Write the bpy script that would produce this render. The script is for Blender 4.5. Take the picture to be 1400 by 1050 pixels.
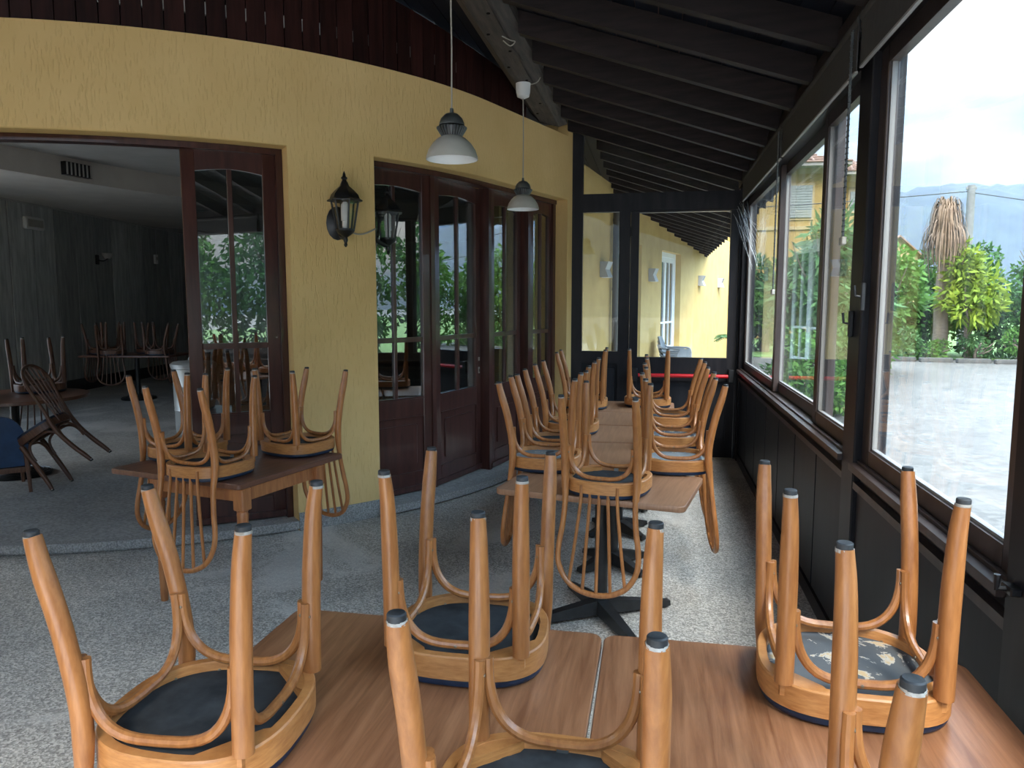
import bpy, math, random
import numpy as np
from mathutils import Vector, Matrix
for o in list(bpy.data.objects): bpy.data.objects.remove(o)
SC = bpy.context.scene
COL = SC.collection
R = math.radians
PI = math.pi

# ------------------------------------------------------------------ camera
cam_d = bpy.data.cameras.new('camera')
cam = bpy.data.objects.new('camera', cam_d); COL.objects.link(cam)
cam.location = (0, 0, 1.70)
cam.rotation_euler = (R(90 - 6.3), 0, R(10.76))
cam_d.sensor_width = 36.0
cam_d.lens = 36.0 * 1020 / 1400
cam_d.clip_start = 0.05; cam_d.clip_end = 3000
SC.camera = cam

# ------------------------------------------------------------------ world: pale broken overcast
W = bpy.data.worlds.new('sky'); SC.world = W; W.use_nodes = True
nt = W.node_tree; nt.nodes.clear()
def N(nt, t, **k):
    n = nt.nodes.new(t)
    for a, v in k.items():
        if a[0] == '_': setattr(n, a[1:], v)
        else: n.inputs[a.replace('_', ' ')].default_value = v
    return n
def L(nt, a, b): nt.links.new(a, b)
def ramp(nt, fac, stops):
    r = nt.nodes.new('ShaderNodeValToRGB'); e = r.color_ramp.elements
    while len(e) < len(stops): e.new(0.5)
    for i, (p, c) in enumerate(stops):
        e[i].position = p; e[i].color = (c[0], c[1], c[2], 1) if not isinstance(c, (int, float)) else (c, c, c, 1)
    L(nt, fac, r.inputs[0]); return r.outputs[0]
SKY = 1.0
tc = N(nt, 'ShaderNodeTexCoord')
mp = N(nt, 'ShaderNodeMapping'); mp.inputs['Scale'].default_value = (1, 1, 3.2)
L(nt, tc.outputs['Generated'], mp.inputs[0])
no = N(nt, 'ShaderNodeTexNoise', Scale=2.1, Detail=6.0, Roughness=0.55)
L(nt, mp.outputs[0], no.inputs['Vector'])
cl = ramp(nt, no.outputs[0], [(0.36, (0.24, 0.44, 0.76)), (0.50, (0.52, 0.70, 0.88)), (0.66, (1.0, 0.98, 0.95))])
sx = N(nt, 'ShaderNodeSeparateXYZ'); L(nt, tc.outputs['Generated'], sx.inputs[0])
el = N(nt, 'ShaderNodeMath', _operation='MULTIPLY_ADD'); mz = N(nt, 'ShaderNodeMath', _operation='MAXIMUM'); L(nt, sx.outputs[2], mz.inputs[0]); mz.inputs[1].default_value = 0.0
pz = N(nt, 'ShaderNodeMath', _operation='POWER'); L(nt, mz.outputs[0], pz.inputs[0]); pz.inputs[1].default_value = 1.6; L(nt, pz.outputs[0], el.inputs[0])
el.inputs[1].default_value = 3.0; el.inputs[2].default_value = 0.17          # overcast: zenith brighter than horizon
el2 = N(nt, 'ShaderNodeMath', _operation='MAXIMUM'); L(nt, el.outputs[0], el2.inputs[0]); el2.inputs[1].default_value = 0.15
bg = N(nt, 'ShaderNodeBackground'); L(nt, cl, bg.inputs[0])
st = N(nt, 'ShaderNodeMath', _operation='MULTIPLY'); L(nt, el2.outputs[0], st.inputs[0]); st.inputs[1].default_value = SKY
L(nt, st.outputs[0], bg.inputs[1])
wo = N(nt, 'ShaderNodeOutputWorld'); L(nt, bg.outputs[0], wo.inputs[0])

# thin-cloud sun, wide and soft, high over the forecourt
sd = bpy.data.lights.new('sun', 'SUN'); sd.energy = 1.7; sd.angle = R(25); sd.color = (1.0, 0.95, 0.87)
so = bpy.data.objects.new('sun', sd); COL.objects.link(so); so.rotation_euler = (R(40), R(14), 0)

vs = SC.view_settings
vs.view_transform = 'Standard'; vs.look = 'None'; vs.gamma = 1.0; vs.use_curve_mapping = False
vs.exposure = 2.78

# ------------------------------------------------------------------ mesh helpers
def cat(points, n=8):
    P = [Vector(p) for p in points]; out = []
    for i in range(len(P) - 1):
        p0 = P[i-1] if i > 0 else P[i]*2 - P[i+1]
        p1, p2 = P[i], P[i+1]
        p3 = P[i+2] if i + 2 < len(P) else P[i+1]*2 - P[i]
        for k in range(n):
            t = k / n
            out.append(0.5*((2*p1) + (p2-p0)*t + (2*p0-5*p1+4*p2-p3)*t*t + (3*p1-p0-3*p2+p3)*t**3))
    out.append(P[-1]); return out
class MB:
    def __init__(s): s.v = []; s.f = []
    def add(s, v, f):
        b = len(s.v); s.v += [tuple(p) for p in v]; s.f += [tuple(i + b for i in q) for q in f]; return s
    def box(s, a, b, m=None):
        (x0, y0, z0), (x1, y1, z1) = a, b
        v = [(x0,y0,z0),(x1,y0,z0),(x1,y1,z0),(x0,y1,z0),(x0,y0,z1),(x1,y0,z1),(x1,y1,z1),(x0,y1,z1)]
        if m is not None: v = [m @ Vector(p) for p in v]
        return s.add(v, [(0,3,2,1),(4,5,6,7),(0,1,5,4),(1,2,6,5),(2,3,7,6),(3,0,4,7)])
    def bbox(s, a, b, c=0.004, m=None):
        # box with chamfered vertical edges and top rim
        (x0, y0, z0), (x1, y1, z1) = a, b
        poly = [(x0+c,y0),(x1-c,y0),(x1,y0+c),(x1,y1-c),(x1-c,y1),(x0+c,y1),(x0,y1-c),(x0,y0+c)]
        return s.prism(poly, z0, z1, c, m)
    def prism(s, poly, z0, z1, c=0.0, m=None):
        n = len(poly); cx = sum(p[0] for p in poly)/n; cy = sum(p[1] for p in poly)/n
        def ins(p, d):
            dx, dy = p[0]-cx, p[1]-cy; l = math.hypot(dx, dy) or 1
            return (p[0]-dx/l*d, p[1]-dy/l*d)
        rings = [(z0, c), (z0+c, 0), (z1-c, 0), (z1, c)] if c else [(z0, 0), (z1, 0)]
        v = []
        for z, d in rings:
            for p in poly:
                q = ins(p, d); v.append(Vector((q[0], q[1], z)))
        if m is not None: v = [m @ p for p in v]
        f = []
        for k in range(len(rings)-1):
            for i in range(n):
                j = (i+1) % n; f.append((k*n+i, k*n+j, (k+1)*n+j, (k+1)*n+i))
        f.append(tuple(range(n-1, -1, -1))); t = (len(rings)-1)*n; f.append(tuple(t+i for i in range(n)))
        return s.add(v, f)
    def tube(s, pts, r, n=10, cap=True):
        P = [Vector(p) for p in pts]; m = len(P)
        rr = [r]*m if isinstance(r, (int, float)) else ([r[0] + (r[1]-r[0])*i/(m-1) for i in range(m)] if len(r) == 2 and m != 2 else list(r))
        T = [(P[min(i+1, m-1)] - P[max(i-1, 0)]).normalized() for i in range(m)]
        u = T[0].orthogonal().normalized(); v = []
        for i in range(m):
            u = (u - T[i]*u.dot(T[i])).normalized(); w = T[i].cross(u)
            for k in range(n):
                a = 2*PI*k/n; v.append(P[i] + (u*math.cos(a) + w*math.sin(a))*rr[i])
        f = []
        for i in range(m-1):
            for k in range(n):
                k2 = (k+1) % n; f.append((i*n+k, i*n+k2, (i+1)*n+k2, (i+1)*n+k))
        if cap: f.append(tuple(range(n-1, -1, -1))); f.append(tuple((m-1)*n + k for k in range(n)))
        return s.add(v, f)
    def lathe(s, prof, n=24, c=(0,0,0), m=None, cap=True, ph=0.0):
        v = []
        for (r, z) in prof:
            for k in range(n):
                a = 2*PI*k/n + ph; p = Vector((c[0]+r*math.cos(a), c[1]+r*math.sin(a), c[2]+z)); v.append(m @ p if m is not None else p)
        f = []
        for i in range(len(prof)-1):
            for k in range(n):
                k2 = (k+1) % n; f.append((i*n+k, i*n+k2, (i+1)*n+k2, (i+1)*n+k))
        if cap:
            f.append(tuple(range(n-1, -1, -1))); t = (len(prof)-1)*n; f.append(tuple(t+k for k in range(n)))
        return s.add(v, f)
    def mesh(s, name, mat, smooth=True, ang=35):
        me = bpy.data.meshes.new(name); me.from_pydata(s.v, [], s.f); me.update()
        import bmesh
        bm = bmesh.new(); bm.from_mesh(me); bmesh.ops.recalc_face_normals(bm, faces=bm.faces); bm.to_mesh(me); bm.free()
        if mat is not None: me.materials.append(M[mat] if isinstance(mat, str) else mat)
        if smooth:
            me.polygons.foreach_set('use_smooth', [True]*len(me.polygons)); me.set_sharp_from_angle(angle=R(ang))
        return me
    def build(s, name, mat, parent=None, smooth=True, ang=35):
        return link(name, s.mesh(name, mat, smooth, ang), parent)
def link(name, me, parent=None):
    o = bpy.data.objects.new(name, me); COL.objects.link(o)
    if parent is not None: o.parent = parent
    return o
def thing(name, label=None, cat_=None, loc=(0,0,0), rz=0, group=None):
    o = bpy.data.objects.new(name, None); COL.objects.link(o); o.empty_display_size = 0.1
    o.location = loc; o.rotation_euler = (0, 0, rz)
    return tag(o, label, cat_, group)
def tag(o, label=None, cat_=None, group=None, kind=None):
    if label: o['label'] = label
    if cat_: o['category'] = cat_
    if group: o['group'] = group
    if kind: o['kind'] = kind
    return o
def struct(o, label=None): 
    o['kind'] = 'structure'
    if label: o['label'] = label
    return o
def kids(o): return [c for c in COL.objects if c.parent == o]
def copy_tree(o, parent=None):
    c = o.copy(); COL.objects.link(c); c.parent = parent
    for ch in list(o.children): copy_tree(ch, c)
    return c

# ------------------------------------------------------------------ materials
M = {}
def mat(name, c1, c2=None, rough=0.5, spec=0.5, metal=0.0, scale=6.0, stretch=(1,1,1), detail=4.0, lo=0.35, hi=0.65,
        bump=0.0, bscale=None, bstretch=None, rnd=0.0, coat=0.0, distort=0.0):
    m = bpy.data.materials.new(name); m.use_nodes = True; t = m.node_tree; M[name] = m
    b = t.nodes['Principled BSDF']; b.inputs['Roughness'].default_value = rough; b.inputs['Metallic'].default_value = metal
    b.inputs['Specular IOR Level'].default_value = spec; b.inputs['Coat Weight'].default_value = coat
    b.inputs['Base Color'].default_value = (*c1, 1)
    co = N(t, 'ShaderNodeTexCoord')
    if c2 is not None:
        mpn = N(t, 'ShaderNodeMapping'); mpn.inputs['Scale'].default_value = stretch; L(t, co.outputs['Object'], mpn.inputs[0])
        nn = N(t, 'ShaderNodeTexNoise', Scale=scale, Detail=detail, Roughness=0.6, Distortion=distort); L(t, mpn.outputs[0], nn.inputs['Vector'])
        col = ramp(t, nn.outputs[0], [(lo, c1), (hi, c2)])
        if rnd:
            oi = N(t, 'ShaderNodeObjectInfo'); hs = N(t, 'ShaderNodeHueSaturation')
            mr = N(t, 'ShaderNodeMapRange'); L(t, oi.outputs['Random'], mr.inputs[0]); mr.inputs[3].default_value = 1-rnd; mr.inputs[4].default_value = 1+rnd
            L(t, mr.outputs[0], hs.inputs['Value']); L(t, col, hs.inputs['Color']); col = hs.outputs[0]
        L(t, col, b.inputs['Base Color'])
    if bump:
        mpb = N(t, 'ShaderNodeMapping'); mpb.inputs['Scale'].default_value = bstretch or stretch; L(t, co.outputs['Object'], mpb.inputs[0])
        nb = N(t, 'ShaderNodeTexNoise', Scale=bscale or scale*3, Detail=3.0); L(t, mpb.outputs[0], nb.inputs['Vector'])
        bp = N(t, 'ShaderNodeBump', Strength=bump, Distance=0.01); L(t, nb.outputs[0], bp.inputs['Height']); L(t, bp.outputs[0], b.inputs['Normal'])
    return m
mat('honey_wood', (0.28,0.099,0.028), (0.44,0.176,0.053), rough=0.36, scale=14, stretch=(5,5,0.7), lo=0.3, hi=0.7, rnd=0.12, coat=0.15)
mat('rim_wood', (0.36,0.135,0.036), (0.54,0.24,0.075), rough=0.42, scale=22, stretch=(1,1,6), lo=0.3, hi=0.7, rnd=0.1)
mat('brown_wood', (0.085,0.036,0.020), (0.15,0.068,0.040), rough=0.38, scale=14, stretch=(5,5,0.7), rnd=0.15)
mat('rubber', (0.012,0.013,0.014), (0.04,0.042,0.045), rough=0.6, scale=30)
mat('worn_ferrule', (0.25,0.2,0.15), (0.45,0.42,0.38), rough=0.6, scale=40)
mat('blue_vinyl', (0.004,0.012,0.03), (0.006,0.02,0.05), rough=0.45, scale=20)
mat('black_cloth', (0.022,0.024,0.026), (0.05,0.054,0.057), rough=0.9, spec=0.2, scale=9, bump=0.25, bscale=14)
mat('screw', (0.25,0.2,0.14), rough=0.4, metal=0.8)
mat('bright_metal', (0.6,0.6,0.58), rough=0.35, metal=1.0)
def torn(name, cloth, under, thr):
    m = mat(name, cloth, None, rough=0.9, spec=0.2, bump=0.6, bscale=9)
    t = m.node_tree; b = t.nodes['Principled BSDF']; co = N(t, 'ShaderNodeTexCoord')
    n1 = N(t, 'ShaderNodeTexNoise', Scale=7.5, Detail=5.0, Roughness=0.65, Distortion=0.6); L(t, co.outputs['Object'], n1.inputs['Vector'])
    c = ramp(t, n1.outputs[0], [(thr, cloth), (thr+0.015, (0.5,0.46,0.4)), (thr+0.05, under)])
    L(t, c, b.inputs['Base Color'])
torn('torn_cloth', (0.10,0.105,0.11), (0.5,0.36,0.2), 0.57)
torn('dusty_cloth', (0.20,0.215,0.22), (0.12,0.11,0.1), 0.60)
mat('walnut', (0.185,0.070,0.030), (0.37,0.168,0.080), rough=0.33, scale=5.5, stretch=(9,0.55,1), detail=7, lo=0.3, hi=0.72, distort=0.5, bump=0.03, bscale=40)
mat('walnut_pale', (0.24,0.115,0.06), (0.36,0.19,0.105), rough=0.38, scale=5.5, stretch=(9,0.55,1), detail=6, lo=0.3, hi=0.7, distort=0.4)
mat('walnut_dark', (0.10,0.042,0.025), (0.17,0.075,0.045), rough=0.35, scale=6, stretch=(8,0.6,1), detail=6)
mat('table_wood', (0.26,0.09,0.03), (0.40,0.16,0.055), rough=0.42, scale=9, stretch=(4,4,0.6))
mat('edge_strip', (0.42,0.34,0.27), rough=0.5)
mat('black_iron', (0.010,0.011,0.012), (0.02,0.021,0.022), rough=0.38, scale=20)
mat('door_wood', (0.040,0.014,0.011), (0.085,0.031,0.024), rough=0.30, scale=7, stretch=(3,3,0.35), lo=0.3, hi=0.7, coat=0.25)
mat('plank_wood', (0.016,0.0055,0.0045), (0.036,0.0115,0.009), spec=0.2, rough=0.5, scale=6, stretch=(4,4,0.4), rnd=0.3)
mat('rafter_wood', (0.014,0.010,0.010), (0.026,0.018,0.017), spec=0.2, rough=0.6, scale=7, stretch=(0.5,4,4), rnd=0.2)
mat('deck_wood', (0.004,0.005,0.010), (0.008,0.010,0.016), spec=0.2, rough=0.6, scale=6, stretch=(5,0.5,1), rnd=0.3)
mat('beam_wood', (0.024,0.020,0.017), (0.085,0.065,0.052), rough=0.75, scale=7, stretch=(5,0.5,5), lo=0.3, hi=0.75, bump=0.4, bscale=12)
mat('beam_dark', (0.006,0.005,0.005), rough=0.9, spec=0.1)
mat('frame_dark', (0.011,0.0105,0.013), (0.020,0.018,0.020), spec=0.2, rough=0.38, scale=5, stretch=(3,3,0.5))
mat('frame_brown', (0.030,0.020,0.018), (0.055,0.038,0.034), rough=0.36, scale=7, stretch=(3,3,0.5))
mat('panel_dark', (0.010,0.011,0.015), (0.017,0.018,0.022), spec=0.2, rough=0.42, scale=4, stretch=(3,3,0.5), rnd=0.15)
mat('blind_cloth', (0.026,0.023,0.022), (0.036,0.032,0.030), rough=0.75, scale=30)
mat('blind_hem', (0.22,0.21,0.20), rough=0.4)
mat('white_plastic', (0.72,0.72,0.70), rough=0.4)
mat('grey_metal', (0.09,0.10,0.10), (0.15,0.16,0.16), rough=0.38, metal=0.6, scale=12)
mat('shade_out', (0.42,0.40,0.35), (0.5,0.48,0.43), rough=0.35, scale=6)
mat('shade_in', (0.85,0.86,0.85), rough=0.5)
mat('cord', (0.35,0.32,0.27), rough=0.6)
mat('lantern_black', (0.006,0.006,0.007), (0.012,0.012,0.013), rough=0.4, scale=20)
mat('red_bar', (0.52,0.012,0.018), rough=0.35)
mat('steel_plate', (0.6,0.58,0.54), rough=0.3, metal=0.7)
mat('int_wall', (0.34,0.35,0.345), (0.52,0.53,0.515), rough=0.75, scale=5, stretch=(3,3,0.35), rnd=0.28)
mat('int_base', (0.02,0.02,0.021), rough=0.6)
mat('plaster', (0.55,0.51,0.47), (0.62,0.58,0.53), rough=0.9, scale=2.0)
mat('plaster_grey', (0.40,0.39,0.37), (0.46,0.45,0.43), rough=0.9, scale=2.0)
mat('granite', (0.20,0.195,0.185), (0.40,0.385,0.36), rough=0.6, scale=90, detail=2, lo=0.38, hi=0.62)
mat('drum_metal', (0.42,0.45,0.46), (0.55,0.58,0.58), rough=0.4, metal=0.5, scale=5)
mat('chair_plastic', (0.16,0.18,0.20), rough=0.5)
mat('sconce_grey', (0.40,0.40,0.41), rough=0.5)
mat('pipe_grey', (0.08,0.07,0.065), rough=0.4)
mat('white_paint', (0.72,0.74,0.75), (0.8,0.81,0.81), rough=0.5, scale=4)
mat('yellow_ext', (0.50,0.34,0.12), (0.56,0.39,0.145), rough=0.85, scale=3, bump=0.3, bscale=20)
mat('house_yellow', (0.26,0.165,0.05), (0.29,0.19,0.062), rough=0.85, scale=2)
mat('house_trim', (0.30,0.22,0.11), rough=0.8)
mat('orange_ext', (0.55,0.26,0.06), rough=0.85)
mat('roof_tile', (0.13,0.07,0.045), (0.20,0.115,0.08), rough=0.8, scale=4, rnd=0.2)
mat('soffit', (0.20,0.18,0.16), rough=0.8)
mat('shutter', (0.19,0.20,0.19), rough=0.7)
mat('bark', (0.09,0.065,0.05), (0.18,0.14,0.11), rough=0.9, scale=9, stretch=(1,1,3), bump=0.8, bscale=20)
mat('dead_frond', (0.11,0.066,0.04), (0.21,0.14,0.09), rough=0.9, scale=3)
mat('concrete', (0.34,0.33,0.31), (0.42,0.41,0.39), rough=0.85, scale=5)
mat('leaf_mid', (0.035,0.095,0.018), (0.095,0.20,0.035), spec=0.15, rough=0.6, scale=0.9, detail=5)
mat('leaf_dark', (0.022,0.065,0.018), (0.060,0.14,0.038), spec=0.15, rough=0.6, scale=0.9, detail=5)
mat('leaf_lime', (0.10,0.17,0.018), (0.22,0.28,0.03), spec=0.15, rough=0.6, scale=1.4, detail=4)
mat('leaf_fern', (0.045,0.11,0.035), (0.085,0.17,0.06), spec=0.15, rough=0.6, scale=1.4, detail=4)
mat('forest', (0.014,0.022,0.022), (0.028,0.040,0.032), rough=0.9, scale=0.05, detail=8)
mat('web_white', (0.7,0.7,0.7), rough=0.8)
for k in ('leaf_mid','leaf_dark','leaf_lime','leaf_fern'):
    t = M[k].node_tree; b = t.nodes['Principled BSDF']
    tr = N(t, 'ShaderNodeBsdfTranslucent'); mx = N(t, 'ShaderNodeMixShader'); mx.inputs[0].default_value = 0.3
    src = b.inputs['Base Color'].links[0].from_socket; L(t, src, tr.inputs[0])
    out = [n for n in t.nodes if n.type == 'OUTPUT_MATERIAL'][0]
    L(t, b.outputs[0], mx.inputs[1]); L(t, tr.outputs[0], mx.inputs[2]); L(t, mx.outputs[0], out.inputs[0])
# stucco: yellow trowelled render with vertical scratches
def stucco(name, c1, c2):
    m = mat(name, c1, c2, rough=0.88, spec=0.25, scale=1.6, detail=5, lo=0.3, hi=0.7)
    t = m.node_tree; b = t.nodes['Principled BSDF']; co = N(t, 'ShaderNodeTexCoord')
    mp1 = N(t, 'ShaderNodeMapping'); mp1.inputs['Scale'].default_value = (1,1,0.13); L(t, co.outputs['Object'], mp1.inputs[0])
    a = N(t, 'ShaderNodeTexNoise', Scale=85.0, Detail=2.5); L(t, mp1.outputs[0], a.inputs['Vector'])
    a2 = ramp(t, a.outputs[0], [(0.34, 0.0), (0.44, 1.0)])
    c = N(t, 'ShaderNodeTexNoise', Scale=120.0, Detail=2.0); L(t, co.outputs['Object'], c.inputs['Vector'])
    ad = N(t, 'ShaderNodeMath', _operation='MULTIPLY_ADD'); L(t, c.outputs[0], ad.inputs[0]); ad.inputs[1].default_value = 0.25; L(t, a2, ad.inputs[2])
    bp = N(t, 'ShaderNodeBump', Strength=0.7, Distance=0.004); L(t, ad.outputs[0], bp.inputs['Height']); L(t, bp.outputs[0], b.inputs['Normal'])
stucco('stucco', (0.74,0.495,0.20), (0.81,0.56,0.245))
mat('soffit_paint', (0.66,0.44,0.16), (0.70,0.48,0.19), rough=0.85, scale=3)
# exposed aggregate floor
def aggregate(name, dark, mid, light, stain, sc=125.0):
    m = mat(name, mid, None, rough=0.62, spec=0.4); t = m.node_tree; b = t.nodes['Principled BSDF']; co = N(t, 'ShaderNodeTexCoord')
    vo = N(t, 'ShaderNodeTexVoronoi', Scale=sc); L(t, co.outputs['Object'], vo.inputs['Vector'])
    bw = N(t, 'ShaderNodeSeparateColor'); L(t, vo.outputs['Color'], bw.inputs[0])
    c = ramp(t, bw.outputs[0], [(0.0, dark), (0.5, mid), (1.0, light)])
    n1 = N(t, 'ShaderNodeTexNoise', Scale=0.75, Detail=5.0, Roughness=0.55, Distortion=0.8); L(t, co.outputs['Object'], n1.inputs['Vector'])
    k = ramp(t, n1.outputs[0], [(0.56, 0.0), (0.60, 0.55), (0.72, 0.75)])
    mx = N(t, 'ShaderNodeMix', _data_type='RGBA'); L(t, k, mx.inputs[0]); L(t, c, mx.inputs[6]); mx.inputs[7].default_value = (*stain, 1)
    n2 = N(t, 'ShaderNodeTexNoise', Scale=1.7, Detail=6.0); L(t, co.outputs['Object'], n2.inputs['Vector'])
    k2 = ramp(t, n2.outputs[0], [(0.3, 0.78), (0.7, 1.1)])
    mm = N(t, 'ShaderNodeMix', _data_type='RGBA', _blend_type='MULTIPLY'); mm.inputs[0].default_value = 1.0
    L(t, mx.outputs[2], mm.inputs[6]); L(t, k2, mm.inputs[7]); L(t, mm.outputs[2], b.inputs['Base Color'])
    bp = N(t, 'ShaderNodeBump', Strength=0.35, Distance=0.003); L(t, vo.outputs[0], bp.inputs['Height']); L(t, bp.outputs[0], b.inputs['Normal'])
aggregate('aggregate', (0.20,0.183,0.16), (0.385,0.352,0.31), (0.64,0.59,0.52), (0.60,0.56,0.51))
aggregate('int_floor', (0.26,0.25,0.235), (0.34,0.33,0.31), (0.43,0.415,0.39), (0.54,0.52,0.49), 60.0)
aggregate('gravel_lot', (0.068,0.062,0.055), (0.088,0.081,0.072), (0.113,0.104,0.092), (0.074,0.068,0.061), 14.0)
mat('grass', (0.05,0.11,0.02), (0.12,0.2,0.05), rough=0.9, scale=3)
def glass(name, tint, refl, dirt=0.0, rough=0.0):
    m = bpy.data.materials.new(name); m.use_nodes = True; t = m.node_tree; t.nodes.clear(); M[name] = m
    tr = N(t, 'ShaderNodeBsdfTransparent'); tr.inputs[0].default_value = (*tint, 1)
    gl = N(t, 'ShaderNodeBsdfGlossy', Roughness=rough); gl.inputs[0].default_value = (1,1,1,1)
    ge = N(t, 'ShaderNodeNewGeometry'); dt = N(t, 'ShaderNodeVectorMath', _operation='DOT_PRODUCT'); L(t, ge.outputs['Normal'], dt.inputs[0]); L(t, ge.outputs['Incoming'], dt.inputs[1])
    ab = N(t, 'ShaderNodeMath', _operation='ABSOLUTE'); L(t, dt.outputs['Value'], ab.inputs[0])
    om = N(t, 'ShaderNodeMath', _operation='SUBTRACT'); om.inputs[0].default_value = 1.0; L(t, ab.outputs[0], om.inputs[1])
    pw_ = N(t, 'ShaderNodeMath', _operation='POWER'); L(t, om.outputs[0], pw_.inputs[0]); pw_.inputs[1].default_value = 5.0
    fr = N(t, 'ShaderNodeMath', _operation='MULTIPLY_ADD'); L(t, pw_.outputs[0], fr.inputs[0]); fr.inputs[1].default_value = 0.9*(1-refl); fr.inputs[2].default_value = refl
    mx = N(t, 'ShaderNodeMixShader'); L(t, fr.outputs[0], mx.inputs[0]); L(t, tr.outputs[0], mx.inputs[1]); L(t, gl.outputs[0], mx.inputs[2])
    res = mx.outputs[0]
    if dirt:
        co = N(t, 'ShaderNodeTexCoord'); mp_ = N(t, 'ShaderNodeMapping'); mp_.inputs['Scale'].default_value = (1,1,0.08); L(t, co.outputs['Object'], mp_.inputs[0])
        nz = N(t, 'ShaderNodeTexNoise', Scale=14.0, Detail=5.0, Roughness=0.6); L(t, mp_.outputs[0], nz.inputs['Vector'])
        n3 = N(t, 'ShaderNodeTexNoise', Scale=2.0, Detail=3.0); L(t, co.outputs['Object'], n3.inputs['Vector'])
        f1 = ramp(t, nz.outputs[0], [(0.4, 0.0), (0.75, 1.0)]); f2 = ramp(t, n3.outputs[0], [(0.35, 0.15), (0.7, 1.0)])
        mu = N(t, 'ShaderNodeMath', _operation='MULTIPLY'); L(t, f1, mu.inputs[0]); L(t, f2, mu.inputs[1])
        m2 = N(t, 'ShaderNodeMath', _operation='MULTIPLY'); L(t, mu.outputs[0], m2.inputs[0]); m2.inputs[1].default_value = dirt
        tl = N(t, 'ShaderNodeBsdfTranslucent'); tl.inputs[0].default_value = (0.75,0.78,0.78,1)
        mx2 = N(t, 'ShaderNodeMixShader'); L(t, m2.outputs[0], mx2.inputs[0]); L(t, res, mx2.inputs[1]); L(t, tl.outputs[0], mx2.inputs[2]); res = mx2.outputs[0]
    o = N(t, 'ShaderNodeOutputMaterial'); L(t, res, o.inputs[0])
glass('pane_clear', (0.97,0.985,0.98), 0.025, dirt=0.05)
glass('pane_far', (0.96,0.975,0.97), 0.02, dirt=0.03)
glass('pane_door', (0.5,0.53,0.52), 0.20)
glass('pane_lantern', (0.95,0.95,0.95), 0.03)
mat('bounce_pale', (0.40,0.39,0.37), (0.48,0.47,0.45), rough=0.8, scale=2)  # pale tone for the added slab that reflects daylight into the veranda
mat('kerb_dark', (0.055,0.053,0.05), (0.08,0.078,0.074), rough=0.85, scale=5)
mat('pole_grey', (0.13,0.13,0.125), (0.17,0.17,0.165), rough=0.85, scale=5)
mat('blue_pad', (0.010,0.040,0.105), (0.016,0.060,0.15), rough=0.5, scale=9)
# ================================================================== STRUCTURE
# the round dining room's outer face: an arc that runs out into a straight tangent
CX, CY, RAD, TE = -5.25, 8.0, 4.0, R(-19.3)
EX, EY = CX + RAD*math.cos(TE), CY + RAD*math.sin(TE)
TX, TY = -math.sin(TE), math.cos(TE)
def path(s, off=0.0):
    if s > 0: return (EX + TX*s + TY*off, EY + TY*s - TX*off)
    a = TE + s/RAD
    return (CX + (RAD+off)*math.cos(a), CY + (RAD+off)*math.sin(a))
def ang(deg): return RAD*(R(deg) - TE)
def strip(mb, s0, s1, o0, o1, z0, z1, step=0.12, ztop=None):
    n = max(1, int(math.ceil((s1-s0)/step)))
    v = []
    for i in range(n+1):
        s = s0 + (s1-s0)*i/n
        a = path(s, o0); b = path(s, o1); zt = z1 if ztop is None else ztop(*b)
        v += [(a[0],a[1],z0),(b[0],b[1],z0),(b[0],b[1],zt),(a[0],a[1],zt)]
    f = []
    for i in range(n):
        k = i*4
        for j in range(4): f.append((k+j, k+(j+1)%4, k+4+(j+1)%4, k+4+j))
    f.append((3,2,1,0)); f.append((n*4, n*4+1, n*4+2, n*4+3))
    return mb.add(v, f)
RS = 0.325
def zraf(x): return 2.93 + RS*(0.8 - x)          # underside of rafters
def zdeck(x): return zraf(x) + 0.15              # underside of deck boards
HEAD, WTOP, FLI = 2.80, 3.46, 0.075
XR = 0.90; YF = 8.30; YB = -1.3; XL = -8.6
S1a, S1b = ang(-97), ang(-48.0)                  # wide opening
S2a, S2b = ang(-38.4), 1.60                      # glazed doors
SE = 1.80; SS = ang(-118)

# floor of the veranda
m = MB(); m.box((XL-0.3, YB-0.3, -0.12), (XR+0.08, YF+0.1, 0.0))
floor = struct(m.build('floor', 'aggregate', smooth=False), 'grey exposed aggregate veranda floor')
m = MB(); m.box((XL-4, -14.0, -0.12), (XR+2.2, YB-0.3, -0.004)); struct(m.build('bounce_slab', 'bounce_pale', smooth=False), 'added unseen pale slab behind the veranda that bounces daylight in')  # added out of view as a reflector, brightens the veranda from behind
# floor of the dining room
v = [path(SS + (1.72-SS)*i/60, -0.02) for i in range(61)]
poly = v + [(-2.01, 8.72), (1.0, 19.7), (-13.0, 20.0), (-13.0, 4.0)]
m = MB(); m.add([(x, y, FLI) for x, y in poly] + [(x, y, -0.1) for x, y in poly], [tuple(range(len(poly))), tuple(range(2*len(poly)-1, len(poly)-1, -1))])
struct(m.build('floor_inside', 'int_floor', smooth=False), 'dusty worn concrete floor of the dining room')
# kerb stones of the two thresholds
kerb = thing('kerb_step'); struct(kerb, 'low curved grey stone threshold step below the doors')
def kerbs(s0, s1, n, o1):
    for i in range(n):
        a = s0 + (s1-s0)*i/n; b = s0 + (s1-s0)*(i+1)/n
        m = MB(); strip(m, a+0.0015, b-0.0015, -0.36, o1-0.03, 0.001, FLI-0.002); strip(m, a+0.0015, b-0.0015, o1-0.07, o1, 0.02, FLI+0.003)
        m.build('kerb_stone', 'granite', kerb)
kerbs(S1a-0.2, S1b, 3, 0.02); kerbs(S2a+0.0, S2b, 3, 0.075)

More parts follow.
